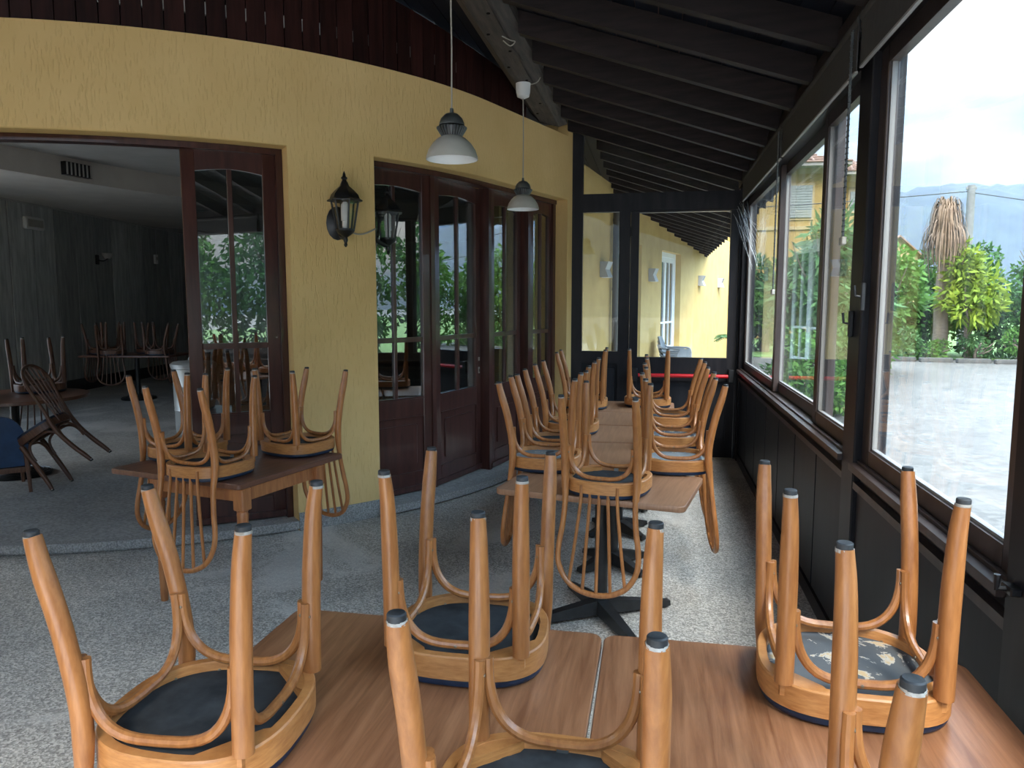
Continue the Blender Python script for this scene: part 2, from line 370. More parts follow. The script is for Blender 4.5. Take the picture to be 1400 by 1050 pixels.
# wall_left: yellow render
wall = MB(); TH = -0.36
strip(wall, SS, S1a, TH, 0, 0, WTOP); strip(wall, S1a, S1b, TH, 0, HEAD, WTOP)
strip(wall, S1b, S2a, TH, 0, 0, WTOP); strip(wall, S2a, S2b, TH, 0, HEAD, WTOP); strip(wall, S2b, SE, TH, 0, 0, zdeck(-0.9)+0.02)
wl = struct(wall.build('wall_left', 'stucco', ang=40), 'curved yellow stucco wall with vertical trowel scratches')
for (a, b) in ((S1a, S1b), (S2a, S2b)):           # smooth painted band round each opening
    m = MB(); strip(m, a, b, TH, -0.004, HEAD-0.006, HEAD+0.002); 
    m.build('soffit_band', 'soffit_paint', wl)
# granite skirting tiles
s = S1b + 0.004; k = 0
while s < S2a - 0.05:
    e = min(s + 0.36, S2a + 0.012)
    m = MB(); strip(m, s, e-0.004, -0.02, 0.014, 0.001, 0.135); m.build('skirting_tile', 'granite', wl); s = e
m = MB(); strip(m, S2b, SE-0.10, -0.02, 0.014, 0.001, 0.135); m.build('skirting_tile', 'granite', wl)
# dark plank cladding above the render
rnd = random.Random(3)
s = ang(-112); bk = MB(); strip(bk, SS, 0.62, TH, -0.05, WTOP-0.01, 0, ztop=lambda x, y: zdeck(x)-0.005)
bk.build('backing_board', 'beam_dark', wl)
while s < 0.6:
    w = 0.128; m = MB(); d = rnd.uniform(-0.004, 0.004)
    strip(m, s+0.004, s+w-0.004, -0.045, -0.012+d, WTOP+rnd.uniform(-0.004, 0.006), 0, ztop=lambda x, y: zdeck(x)-0.004)
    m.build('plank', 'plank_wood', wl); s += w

# roof: deck boards over rafters
ceil = thing('ceiling'); struct(ceil, 'dark stained sloping timber veranda ceiling')
def slope_box(mb, x0, x1, y0, y1, h0, h1):
    # a box whose top and bottom follow the roof slope; h measured from the rafter underside
    v = []
    for y in (y0, y1):
        for x, h in ((x0,h0),(x1,h0),(x1,h1),(x0,h1)): v.append((x, y, zraf(x)+h))
    mb.add(v, [(0,1,2,3),(7,6,5,4),(0,4,5,1),(1,5,6,2),(2,6,7,3),(3,7,4,0)])
bxs = [XR+0.10 - 0.135*i for i in range(0, 80) if XR+0.10-0.135*i > XL-0.4]
bm0 = MB(); v = []
slope_box(bm0, -0.0625, 0.0625, YB-0.3, YF+0.05, 0.15+0, 0.17); 
for i, x in enumerate(bxs):
    m = MB(); slope_box(m, x-0.064, x+0.064, YB-0.3, YF+0.02, 0.15 + (0.003 if i % 2 else 0), 0.175)
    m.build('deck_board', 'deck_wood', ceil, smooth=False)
m = MB(); slope_box(m, XL-0.5, XR+0.18, YB-0.4, YF+0.02, 0.18, 0.22); m.build('roof_skin', 'roof_tile', ceil, smooth=False)
y = 4.02 - 0.58*9
while y < YF - 0.05:
    m = MB(); x0 = -0.936
    x0 = XL if y < 3.6 else x0
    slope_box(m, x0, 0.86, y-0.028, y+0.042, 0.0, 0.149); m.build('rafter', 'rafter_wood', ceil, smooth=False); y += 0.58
# the heavy ridge beam
beam = thing('roof_beam', 'heavy weathered timber roof beam with bolt holes running into the yellow wall', 'beam', (-1.1, 0, 3.5))
m = MB(); sec = [(-0.165,0.085),(-0.075,0.0),(0.09,0.0),(0.165,0.045),(0.165,0.128),(-0.165,0.235)]
y0, y1, y1b = YB, 7.62, 8.02
vv = [(x, y0, z) for x, z in sec] + [(x, (y1 + (y1b-y1)*(x+0.165)/0.33), z) for x, z in sec]
n = len(sec); m.add(vv, [tuple(range(n)), tuple(range(2*n-1, n-1, -1))] + [(i, i+n, (i+1)%n+n, (i+1)%n) for i in range(n)])
m.build('beam_body', 'beam_wood', beam, smooth=False)
m = MB(); m.box((-0.055, y0, -0.014), (0.075, 7.0, 0.001)); m.build('bottom_batten', 'beam_wood', beam, smooth=False)
for i in range(9):
    yy = 4.4 + i*0.36
    m = MB(); m.lathe([(0.011, -0.001), (0.013, 0.004)], 8, (0.045 if i % 2 else -0.035, yy, -0.0175)); m.build('bolt_hole', 'beam_dark', beam)
# wall plate above the windows
m = MB(); m.box((0.845, YB, 2.885), (1.02, YF+0.05, zdeck(1.02)-0.01)); struct(m.build('trim_1', 'rafter_wood', smooth=False), 'dark timber wall plate above the window blinds')

# ---------------- right side: dark panelled parapet and sliding windows
wr = thing('wall_right'); struct(wr, 'dark panelled parapet wall below the windows')
m = MB(); m.box((XR+0.02, YB, 0.0), (XR+0.12, YF+0.05, 0.955)); m.build('parapet', 'panel_dark', wr, smooth=False)
posts = [(YF-0.12, YF+0.0), (3.50, 3.70), (1.80, 2.02), (-0.35, -0.2), (-1.3, -1.1)]
for a, b in posts:
    m = MB(); m.bbox((XR-0.015, a, 0.0), (XR+0.12, b, 2.9), 0.006); m.build('post', 'frame_dark', wr)
bays = [(3.70, YF-0.12), (2.02, 3.50), (-0.2, 1.80), (-1.1, -0.35)]
for a, b in bays:
    n = max(2, round((b-a)/0.62)); w = (b-a)/n
    for i in range(n):
        m = MB(); m.box((XR+0.004, a+i*w+0.012, 0.10), (XR+0.024, a+(i+1)*w-0.012, 0.86)); m.build('panel', 'panel_dark', wr, smooth=False)
    m = MB(); m.box((XR-0.004, a, 0.0), (XR+0.03, b, 0.085)); m.build('skirting', 'frame_dark', wr, smooth=False)
    m = MB(); m.box((XR-0.012, a, 0.868), (XR+0.03, b, 0.90)); m.box((XR-0.035, a, 0.955), (XR+0.13, b, 0.985)); m.box((XR+0.0, a, 0.985), (XR+0.016, b, 0.997)); m.build('sill_rail', 'frame_brown', wr, smooth=False)
    m = MB(); m.box((XR, a, 2.745), (XR+0.12, b, 2.90)); m.build('head_rail', 'frame_dark', wr, smooth=False)
def sash(name, y0, y1, x, z0, z1, st, label, glassmat='pane_clear', bot=0.075):
    w = thing(name, None, None, (x, (y0+y1)/2, z0)); struct(w, label); h = (y1-y0)/2; H = z1-z0; d = 0.022
    for sgn in (-1, 1):
        m = MB(); a = sorted((sgn*h, sgn*(h-st))); m.bbox((-d, a[0], 0), (d, a[1], H), 0.004); m.build('stile', 'frame_brown', w)
    m = MB(); m.box((-d+0.001, -h+st, 0), (d-0.001, h-st, bot)); m.build('bottom_rail', 'frame_brown', w, smooth=False)
    m = MB(); m.box((-d+0.001, -h+st, H-0.075), (d-0.001, h-st, H)); m.build('top_rail', 'frame_brown', w, smooth=False)
    m = MB(); m.box((-0.003, -h+st-0.006, bot-0.006), (0.003, h-st+0.006, H-0.069)); m.build('pane', glassmat, w, smooth=False)
    m = MB()
    for a, b in (((-0.010, -h+st, bot), (0.010, -h+st+0.010, H-0.075)), ((-0.010, h-st-0.010, bot), (0.010, h-st, H-0.075)), ((-0.010, -h+st, bot), (0.010, h-st, bot+0.010))):
        m.box(a, b)
    m.build('gasket', 'blind_hem', w, smooth=False)
    return w
w1 = sash('window_1', 6.15, YF-0.12, XR+0.055, 0.99, 2.745, 0.075, 'sliding window with a cobweb next to the far corner')
w2 = sash('window_2', 4.50, 6.28, XR+0.095, 0.99, 2.745, 0.075, 'middle sliding window facing the yellow house')
w3 = sash('window_3', 3.70, 4.64, XR+0.055, 0.99, 2.745, 0.085, 'narrow sliding window beside the thick post')
w4 = sash('window_4', 2.02, 3.50, XR+0.04, 0.96, 2.745, 0.105, 'large window looking over the forecourt and the dead palm', bot=0.10)
sash('window_5', -0.20, 1.80, XR+0.04, 0.96, 2.745, 0.105, 'large forecourt window beside the front tables', bot=0.10)
sash('window_6', -1.1, -0.35, XR+0.04, 0.96, 2.745, 0.105, 'forecourt window behind the front tables', bot=0.10)
# window catches
for (y, z) in ((3.62, 1.60), (3.44, 1.72)):
    m = MB(); m.bbox((XR-0.035, y-0.012, z-0.06), (XR-0.015, y+0.012, z+0.06), 0.004); m.tube([(XR-0.03, y, z), (XR-0.055, y, z+0.005), (XR-0.06, y, z+0.05)], 0.006, 8)
    m.build('window_catch', 'lantern_black', wr)
# sash latch on the near post
m = MB(); m.bbox((XR-0.04, 1.93, 0.99), (XR-0.015, 1.985, 1.01), 0.003); m.tube([(XR-0.03, 1.96, 1.0), (XR-0.06, 1.96, 1.0), (XR-0.06, 1.96, 1.035)], 0.008, 8); m.build('window_catch', 'lantern_black', wr)

# ---------------- far end: glazed dark timber screen with a door
wf = thing('wall_far'); struct(wf, 'dark timber glazed screen across the far end')
def fbox(name, x0, x1, z0, z1, mt='frame_dark', d0=0.0, d1=0.09, par=None):
    m = MB(); m.box((x0, YF+d0, z0), (x1, YF+d1, z1)); return m.build(name, mt, par or wf, smooth=False)
fbox('post', -0.915, -0.79, 0, zdeck(-0.79)-0.02); fbox('post', 0.862, 0.915, 0, zdeck(0.9)-0.02)
fbox('transom', -0.79, 0.862, 2.668, 2.862)
fbox('mullion', -0.392, -0.272, 0, 2.668)
fbox('rail', -0.79, -0.392, 1.02, 1.152)
m = MB(); v = []
for y in (YF, YF+0.09):
    for x, z in ((-0.79, zdeck(-0.79)-0.0), (-0.79, 3.715), (0.862, 3.028), (0.862, zdeck(0.862)-0.0)): v.append((x, y, z))
m.add(v, [(0,1,2,3),(7,6,5,4),(0,4,5,1),(1,5,6,2),(2,6,7,3),(3,7,4,0)]); m.build('sloped_rail', 'frame_dark', wf, smooth=False)
def fpane(poly, par):
    m = MB(); n = len(poly); v = [(x, YF+0.042, z) for x, z in poly] + [(x, YF+0.048, z) for x, z in poly]
    m.add(v, [tuple(range(n)), tuple(range(2*n-1, n-1, -1))] + [(i, i+n, (i+1)%n+n, (i+1)%n) for i in range(n)]); return m.build('pane', 'pane_far', par, smooth=False)
fpane([(-0.79,2.862),(0.862,2.862),(0.862,3.028),(-0.79,3.715)], wf); fpane([(-0.79,1.152),(-0.392,1.152),(-0.392,2.668),(-0.79,2.668)], wf)
fbox('lower_panel', -0.79, -0.392, 0, 1.02, 'panel_dark', 0.03, 0.07)
for z0, z1 in ((0.10, 0.50), (0.56, 0.96)): fbox('raised_panel', -0.75, -0.43, z0, z1, 'panel_dark', 0.015, 0.03)
d1 = thing('door_1', None, None, (0, 0, 0)); struct(d1, 'dark glazed exit door with a red push bar')
fbox('stile', -0.268, -0.178, 0.01, 2.664, 'frame_dark', -0.012, 0.075, d1); fbox('stile', 0.776, 0.858, 0.01, 2.664, 'frame_dark', -0.012, 0.075, d1)
fbox('top_rail', -0.178, 0.776, 2.60+0.052, 2.664, 'frame_dark', -0.01, 0.075, d1); fbox('lock_rail', -0.178, 0.776, 0.84, 1.094, 'frame_dark', -0.01, 0.075, d1)
fbox('bottom_rail', -0.178, 0.776, 0.01, 0.20, 'frame_dark', -0.01, 0.075, d1); fbox('door_panel', -0.178, 0.776, 0.20, 0.84, 'panel_dark', 0.01, 0.06, d1)
fpane([(-0.178,1.094),(0.776,1.094),(0.776,2.652),(-0.178,2.652)], d1)
m = MB(); m.tube([(-0.16, YF-0.10, 0.905), (0.80, YF-0.10, 0.905)], 0.021, 12); pb = m.build('push_bar', 'red_bar', d1); tag(pb, 'red push bar')
for x in (-0.20, 0.815):
    m = MB(); m.bbox((x-0.03, YF-0.13, 0.84), (x+0.03, YF-0.012, 0.98), 0.008); m.build('bar_bracket', 'lantern_black', d1)
for z in (2.45, 0.35):
    m = MB(); m.tube([(-0.262, YF-0.02, z-0.05), (-0.262, YF-0.02, z+0.05)], 0.011, 8); m.build('hinge', 'lantern_black', d1)

m = MB(); m.box((XL-0.12, YB, 0), (XL, 3.6, zdeck(XL))); struct(m.build('light_block_side', 'stucco', smooth=False), 'added unseen yellow wall keeping daylight off the left end')  # added out of view to darken the left part of the curved wall
m = MB(); m.box((XL, YB-0.2, 0), (-1.9, YB, 3.7)); struct(m.build('light_block_rear', 'stucco', smooth=False), 'added unseen yellow wall blocking daylight from behind on the left')  # added behind the camera to hold back rear light on the left
# ---------------- glazed timber doors in the wall
def leaf(par, a, b, z0, z1, hw=0.0):
    # a door leaf between plan points a and b (chord); local x runs along the leaf
    ax, ay = a; bx_, by = b; L_ = math.hypot(bx_-ax, by-ay)
    e = thing('door_leaf', None, None, (ax, ay, z0), math.atan2(by-ay, bx_-ax)); e.parent = par
    H = z1-z0; st = 0.095; t = 0.024
    def p(name, lo, hi, c=0.004, mt='door_wood', parent=e):
        m = MB(); m.bbox(lo, hi, c); return m.build(name, mt, parent)
    p('stile', (0.004,-t,0), (st,t,H)); p('stile', (L_-st,-t,0), (L_-0.004,t,H))
    p('bottom_rail', (st,-t+0.002,0), (L_-st,t-0.002,0.15)); p('lock_rail', (st,-t+0.002,0.645), (L_-st,t-0.002,0.795))
    p('kick_board', (0.0,-t-0.018,0.0), (L_,-t,0.045))
    # arched top rail
    m = MB(); n = 10; v = []
    for y in (-t+0.002, t-0.002):
        for i in range(n+1):
            x = st + (L_-2*st)*i/n; v.append((x, y, H-0.145 + 0.025*math.sin(PI*i/n)))
        for i in range(n, -1, -1): v.append((st + (L_-2*st)*i/n, y, H))
    k = 2*(n+1); f = []
    for i in range(n): 
        f.append((i, i+1, k-2-i, k-1-i)); f.append((k+i+1, k+i, k+k-1-i, k+k-2-i)); f.append((i, k+i, k+i+1, i+1)); f.append((k-1-i, k-2-i, k+k-2-i, k+k-1-i))
    m.add(v, f); m.build('top_rail', 'door_wood', e)
    p('muntin', (L_/2-0.017,-t+0.004,0.795), (L_/2+0.017,t-0.004,H-0.122)); p('muntin', (st,-t+0.005,1.275), (L_-st,t-0.005,1.315))
    # four panes
    for (x0, x1) in ((st-0.004, L_/2-0.013), (L_/2+0.013, L_-st+0.004)):
        for (q0, q1) in ((0.79, 1.28), (1.31, H-0.118)):
            m = MB(); m.box((x0,-0.003,q0), (x1,0.003,q1)); m.build('pane', 'pane_door', e, smooth=False)
    # fielded lower panel
    p('panel', (st,-0.010,0.15), (L_-st,0.010,0.645)); p('raised_field', (st+0.07,-0.022,0.225), (L_-st-0.07,-0.008,0.575), 0.010)
    for zz in (0.152, 0.632): p('bead', (st,-t-0.004,zz), (L_-st,-t+0.012,zz+0.012), 0.003)
    p('bead', (st,-t-0.004,0.797), (L_-st,-t+0.012,0.809), 0.003)
    if hw:
        for zz, hh in ((1.05, 0.035), (0.93, 0.06)):
            x = L_-st/2; p('lock_plate', (x-0.014,-t-0.005,zz), (x+0.014,-t,zz+hh), 0.003, 'steel_plate')
        p('keyhole', (L_-st/2-0.005,-t-0.007,0.945), (L_-st/2+0.005,-t-0.0052,0.972), 0.001, 'beam_dark')
    return e
OD = -0.19
d2 = thing('door_2'); struct(d2, 'dark red-brown glazed folding doors in the yellow wall')
ss = [ang(-39.9), ang(-27.84)-0.02, 0.262, 1.03, 1.60]
for i in range(4):
    a = path(ss[i]+0.012, OD); b = path(ss[i+1]-0.012, OD - (0, 0.09, 0.085, 0)[i]); leaf(d2, a, b, FLI+0.012, HEAD-0.05, 1 if i == 1 else 0)
    if i:
        q = path(ss[i], OD+0.01); m = MB(); strip(m, ss[i]-0.024, ss[i]+0.024, OD - (0, 0.04, 0.125, 0.12)[i], OD+0.035, FLI, HEAD-0.045); m.build('meeting_post', 'door_wood', d2)
m = MB(); strip(m, ss[0], ss[4], OD-0.05, OD+0.06, HEAD-0.05, HEAD-0.008); m.build('head_frame', 'door_wood', d2)
m = MB(); strip(m, ss[4]-0.06, ss[4]-0.002, OD-0.05, OD+0.05, FLI, HEAD-0.05); m.build('jamb', 'door_wood', d2)
d3 = thing('door_3'); struct(d3, 'one closed glazed leaf in the wide dining room opening')
leaf(d3, path(ang(-58.2), OD), path(ang(-48.6), OD), FLI+0.012, HEAD-0.05)
m = MB(); strip(m, S1a, S1b, OD-0.05, OD+0.05, HEAD-0.05, HEAD-0.008); m.build('head_frame', 'door_wood', d3)
m = MB(); strip(m, S1b-0.05, S1b-0.002, OD-0.06, OD+0.06, FLI, HEAD-0.05); m.build('jamb', 'door_wood', d3)

# ---------------- dining room shell
wi = thing('wall_inside'); struct(wi, 'grey boarded back wall of the dark dining room')
IX, IY, IA = -9.75, 8.3, math.atan2(5.0, -0.8)            # back wall start and direction
ux, uy = math.cos(IA), math.sin(IA); nx, ny = uy, -ux      # inward normal points to +x
def iw(t, d, z): return (IX + ux*t + nx*d, IY + uy*t + ny*d, z)
def ibox(name, t0, t1, d0, d1, z0, z1, mt, par=None):
    m = MB(); m.add([iw(t0,d0,z0),iw(t1,d0,z0),iw(t1,d1,z0),iw(t0,d1,z0),iw(t0,d0,z1),iw(t1,d0,z1),iw(t1,d1,z1),iw(t0,d1,z1)],
        [(0,3,2,1),(4,5,6,7),(0,1,5,4),(1,2,6,5),(2,3,7,6),(3,0,4,7)]); return m.build(name, mt, par, smooth=False)
ibox('backing', -0.9, 12, -0.12, 0, 0, 3.9, 'int_base', wi)
t = -0.9
while t < 11: ibox('wall_board', t+0.014, t+0.566, 0, 0.018+0.004*math.sin(t*7), 0.30, 3.30, 'int_wall', wi); t += 0.58
ibox('baseboard', -0.9, 11, 0, 0.03, FLI, 0.29, 'int_base', wi)
ibox('cornice', -0.9, 11, 0, 0.10, 3.28, 3.40, 'plaster_grey', wi)
m = MB(); m.box((-13, 19.5, 0), (0.6, 19.7, 3.9)); struct(m.build('wall_inside_end', 'int_wall', smooth=False), 'grey end wall of the dining room')
# stepped plaster ceiling: lower field, raised tray with curved rim and a bulkhead
ci = thing('ceiling_inside'); struct(ci, 'stepped grey plaster dining room ceiling')
def slab(name, poly, z0, z1, mt):
    m = MB(); m.prism(poly, z0, z1); return m.build(name, mt, ci, smooth=False)
arc = [path(SS + (SE+0.6-SS)*i/60, -0.30) for i in range(61)]
inner = [(CX + 2.55*math.cos(R(-128 + 135*i/40)), CY + 2.55*math.sin(R(-128 + 135*i/40))) for i in range(41)]
m = MB(); n = 61; v = []
for z in (3.12, 3.62):
    v += [(x, y, z) for x, y in arc] + [(CX + 2.7*math.cos(R(-118 + 150*i/60)), CY + 2.7*math.sin(R(-118 + 150*i/60)), z) for i in range(61)]
f = []
for i in range(60):
    f += [(i, i+1, n+i+1, n+i), (n+i, n+i+1, 3*n+i+1, 3*n+i), (i, 2*n+i, 2*n+i+1, i+1)]
m.add(v, f); m.build('near_soffit', 'plaster', ci, smooth=False)
m = MB(); m.prism(poly, 3.60, 3.68); m.build('tray', 'plaster_grey', ci, smooth=False)
far = [(-8.2, 5.0), (-7.55, 9.5), (-6.2, 12.4), (-4.2, 14.5), (-1.5, 16.2), (0.8, 17.0)]
fc = [tuple(p)[:2] for p in cat([(x, y, 0) for x, y in far], 8)]
m = MB(); n = len(fc); v = [(x, y, z) for z in (3.30, 3.61) for x, y in fc] + [(x-3.2, y+4.5, 3.30) for x, y in fc]
m.add(v, [(i, i+1, n+i+1, n+i) for i in range(n-1)] + [(i, i+1, 2*n+i+1, 2*n+i) for i in range(n-1)]); m.build('bulkhead', 'plaster', ci, smooth=False)
# ================================================================== CHAIRS
def make_chair():
    root = thing('bentwood_chair')
    ZR0, ZR1 = 0.455, 0.515
    def rim(u, sc=1.0, cut=0.0):
        c, s_ = math.cos(u), math.sin(u); e = 2/2.7
        x = math.copysign(abs(c)**e, c)*0.210; y = math.copysign(abs(s_)**e, s_)*0.205
        x *= 1 + 0.07*(y/0.205)
        return x*sc, y*sc - 0.008
    n = 48
    # seat frame ring with corner blocks
    m = MB(); v = []
    rings = [(1.0, ZR0+0.004), (0.985, ZR0), (0.89, ZR0), (0.885, ZR0+0.003), (0.885, ZR1), (1.0, ZR1)]
    for sc, z in rings:
        for i in range(n):
            x, y = rim(2*PI*i/n, sc); v.append((x, y, z))
    f = []
    for k in range(len(rings)):
        k2 = (k+1) % len(rings)
        for i in range(n):
            j = (i+1) % n; f.append((k*n+i, k*n+j, k2*n+j, k2*n+i))
    m.add(v, f)
    for sx_ in (-1, 1):                                    # diagonal blocks behind the front legs
        pts = [(sx_*0.188, 0.06), (sx_*0.174, 0.155), (sx_*0.075, 0.172), (sx_*0.082, 0.155)]
        if sx_ < 0: pts = pts[::-1]
        m.prism(pts, ZR0+0.001, ZR0+0.034)
    fr = m.build('seat_frame', 'rim_wood', root)
    for i in range(10):                                    # screws inside the ring
        u = 2*PI*(i+0.5)/10; x, y = rim(u, 0.880)
        sm_ = screw_mesh(); q = link('screw', sm_, fr); q.location = (x, y, 0.478); q.rotation_euler = (0, R(90), math.atan2(-y, -x))
    # pad and dust cloth
    m = MB(); v = []; rr = [(0.975, ZR1), (0.985, ZR1+0.010), (0.97, ZR1+0.018), (0.90, ZR1+0.024), (0.6, ZR1+0.0248), (0.25, ZR1+0.025)]
    for sc, z in rr:
        for i in range(n):
            x, y = rim(2*PI*i/n, sc); v.append((x, y, z))
    f = [(k*n+i, k*n+(i+1)%n, (k+1)*n+(i+1)%n, (k+1)*n+i) for k in range(len(rr)-1) for i in range(n)]
    f.append(tuple(range(n-1,-1,-1))); f.append(tuple((len(rr)-1)*n+i for i in range(n))); m.add(v, f)
    m.build('seat_pad', 'blue_vinyl', root)
    m = MB(); v = []; rr = [(0.886, 0.478), (0.6, 0.4775), (0.3, 0.476)]
    for sc, z in rr:
        for i in range(n):
            x, y = rim(2*PI*i/n, sc); v.append((x, y, z + 0.0025*math.sin(7*x*20)*math.cos(y*60)*(1 if sc < 0.8 else 0)))
    v.append((0, -0.008, 0.476)); f = [(k*n+i, k*n+(i+1)%n, (k+1)*n+(i+1)%n, (k+1)*n+i) for k in range(2) for i in range(n)] + [(2*n+i, 2*n+(i+1)%n, 3*n) for i in range(n)]
    for sc, z in [(0.886, 0.484)]:
        pass
    m.add(v, f); m.build('dust_cloth', 'black_cloth', root)
    # front legs
    for s_ in (-1, 1):
        p = cat([(s_*0.1715, 0.176, 0.012), (s_*0.168, 0.167, 0.09), (s_*0.166, 0.159, 0.25), (s_*0.166, 0.155, 0.4555)], 5)
        m = MB(); m.tube(p, [0.0155 + 0.0060*min(1, i/9) for i in range(len(p))], 14); lg = m.build('leg', 'honey_wood', root)
        m = MB(); m.lathe([(0.0125, 0.0), (0.0145, 0.002), (0.0145, 0.012)], 14, (s_*0.1720, 0.177, 0)); m.build('foot_cap', 'rubber', lg)
        m = MB(); m.lathe([(0.0158, 0.0), (0.0163, 0.006)], 14, (s_*0.1717, 0.1765, 0.0108)); m.build('ferrule', 'worn_ferrule', lg)
    # rear legs and back hoop: one bent piece
    half = [(0.181, -0.250, 0.038), (0.182, -0.235, 0.10), (0.182, -0.201, 0.22), (0.181, -0.175, 0.36), (0.180, -0.172, 0.47), (0.176, -0.186, 0.57),
            (0.184, -0.200, 0.68), (0.200, -0.214, 0.79), (0.196, -0.225, 0.875), (0.152, -0.234, 0.955), (0.080, -0.239, 0.998), (0.0, -0.241, 1.010)]
    full = half + [(-x, y, z) for x, y, z in half[-2::-1]]
    p = cat(full, 5)
    def rad(q):
        z = q.z
        return 0.0150 + 0.0055*min(1, z/0.12) if z < 0.45 else max(0.0140, 0.0205 - (z-0.45)*0.05)
    m = MB(); m.tube(p, [rad(q) for q in p], 12); hp = m.build('back_hoop', 'honey_wood', root)
    for s_ in (-1, 1):
        m = MB(); m.lathe([(0.0122, 0.0), (0.0142, 0.002), (0.0142, 0.012)], 14, (s_*0.181, -0.252, 0.026)); m.build('foot_cap', 'rubber', hp)
        m = MB(); m.lathe([(0.0155, 0.0), (0.0160, 0.006)], 14, (s_*0.181, -0.2505, 0.0368)); m.build('ferrule', 'worn_ferrule', hp)
    # five spindles
    for k in (-2, -1, 0, 1, 2):
        top = {0: 1.008, 1: 0.996, 2: 0.955}[abs(k)]; yt = {0: -0.241, 1: -0.239, 2: -0.234}[abs(k)]
        p = cat([(k*0.045, -0.200, 0.475), (k*0.046, -0.205, 0.56), (k*0.056, -0.218, 0.74), (k*0.070, yt, top)], 6)
        m = MB(); m.tube(p, 0.0085, 8); m.build('spindle', 'honey_wood', root)
    # four bent braces under the seat
    def brace(a, b, belly, zb):
        a = Vector(a); b = Vector(b); mid = (a+b)/2; d = (b-a)/2; out = []
        for i in range(25):
            t = PI*i/24; c = math.cos(t); s_ = math.sin(t)
            q = mid - d*math.copysign(abs(c)**0.62, c); k = s_**0.80
            out.append(Vector((q.x + belly[0]*k, q.y + belly[1]*k, a.z + (zb - a.z)*k)))
        m = MB(); m.tube(out, 0.0112, 10); o = m.build('brace', 'honey_wood', root)
        for i in (1, 12, 23):
            q = link('screw', screw_mesh(), o); q.location = out[i] - Vector((belly[0], belly[1], 0)).normalized()*0.0108; 
            q.rotation_euler = Vector((-belly[0], -belly[1], 0)).to_track_quat('Z', 'Y').to_euler()
    ze, zb = 0.285, 0.446
    brace((-0.147, 0.152, ze), (0.147, 0.152, ze), (0, -0.004, 0), zb)
    brace((-0.160, -0.182, ze), (0.160, -0.182, ze), (0, 0.018, 0), zb)
    for s_ in (-1, 1): brace((s_*0.160, 0.138, ze), (s_*0.166, -0.168, ze), (s_*0.004, 0, 0), zb)
    # bright fixing clip under the seat
    m = MB(); m.bbox((-0.012, 0.1685, 0.462), (0.012, 0.171, 0.50), 0.002); m.build('clip', 'bright_metal', root)
    return root
_sm = []
def screw_mesh():
    if not _sm:
        m = MB(); m.lathe([(0.0042, -0.002), (0.0042, 0.001), (0.0022, 0.0018)], 8); _sm.append(m.mesh('screw', 'screw'))
    return _sm[0]
_dm = {}
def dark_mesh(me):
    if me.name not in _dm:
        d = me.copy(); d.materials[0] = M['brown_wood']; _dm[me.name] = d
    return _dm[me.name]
CH = 0.540
proto = make_chair(); used = [False]
def chair(loc, label, group=None, back=None, M4=None, cloth=None, dark=False):
    """upside down on a table top: loc = centre and table-top height, back = plan angle (deg) the backrest hangs towards"""
    o = copy_tree(proto) if used[0] else proto
    used[0] = True
    if M4 is not None: o.matrix_world = M4
    else:
        o.location = (loc[0], loc[1], loc[2] + CH); o.rotation_euler = (PI, 0, R(back - 90))
    tag(o, label, 'chair', group)
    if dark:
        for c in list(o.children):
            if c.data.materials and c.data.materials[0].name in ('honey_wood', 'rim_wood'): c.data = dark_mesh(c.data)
    if cloth:
        for c in o.children:
            if c.name.startswith('dust_cloth'):
                c.data = c.data.copy(); c.data.materials[0] = M[cloth]
    return o

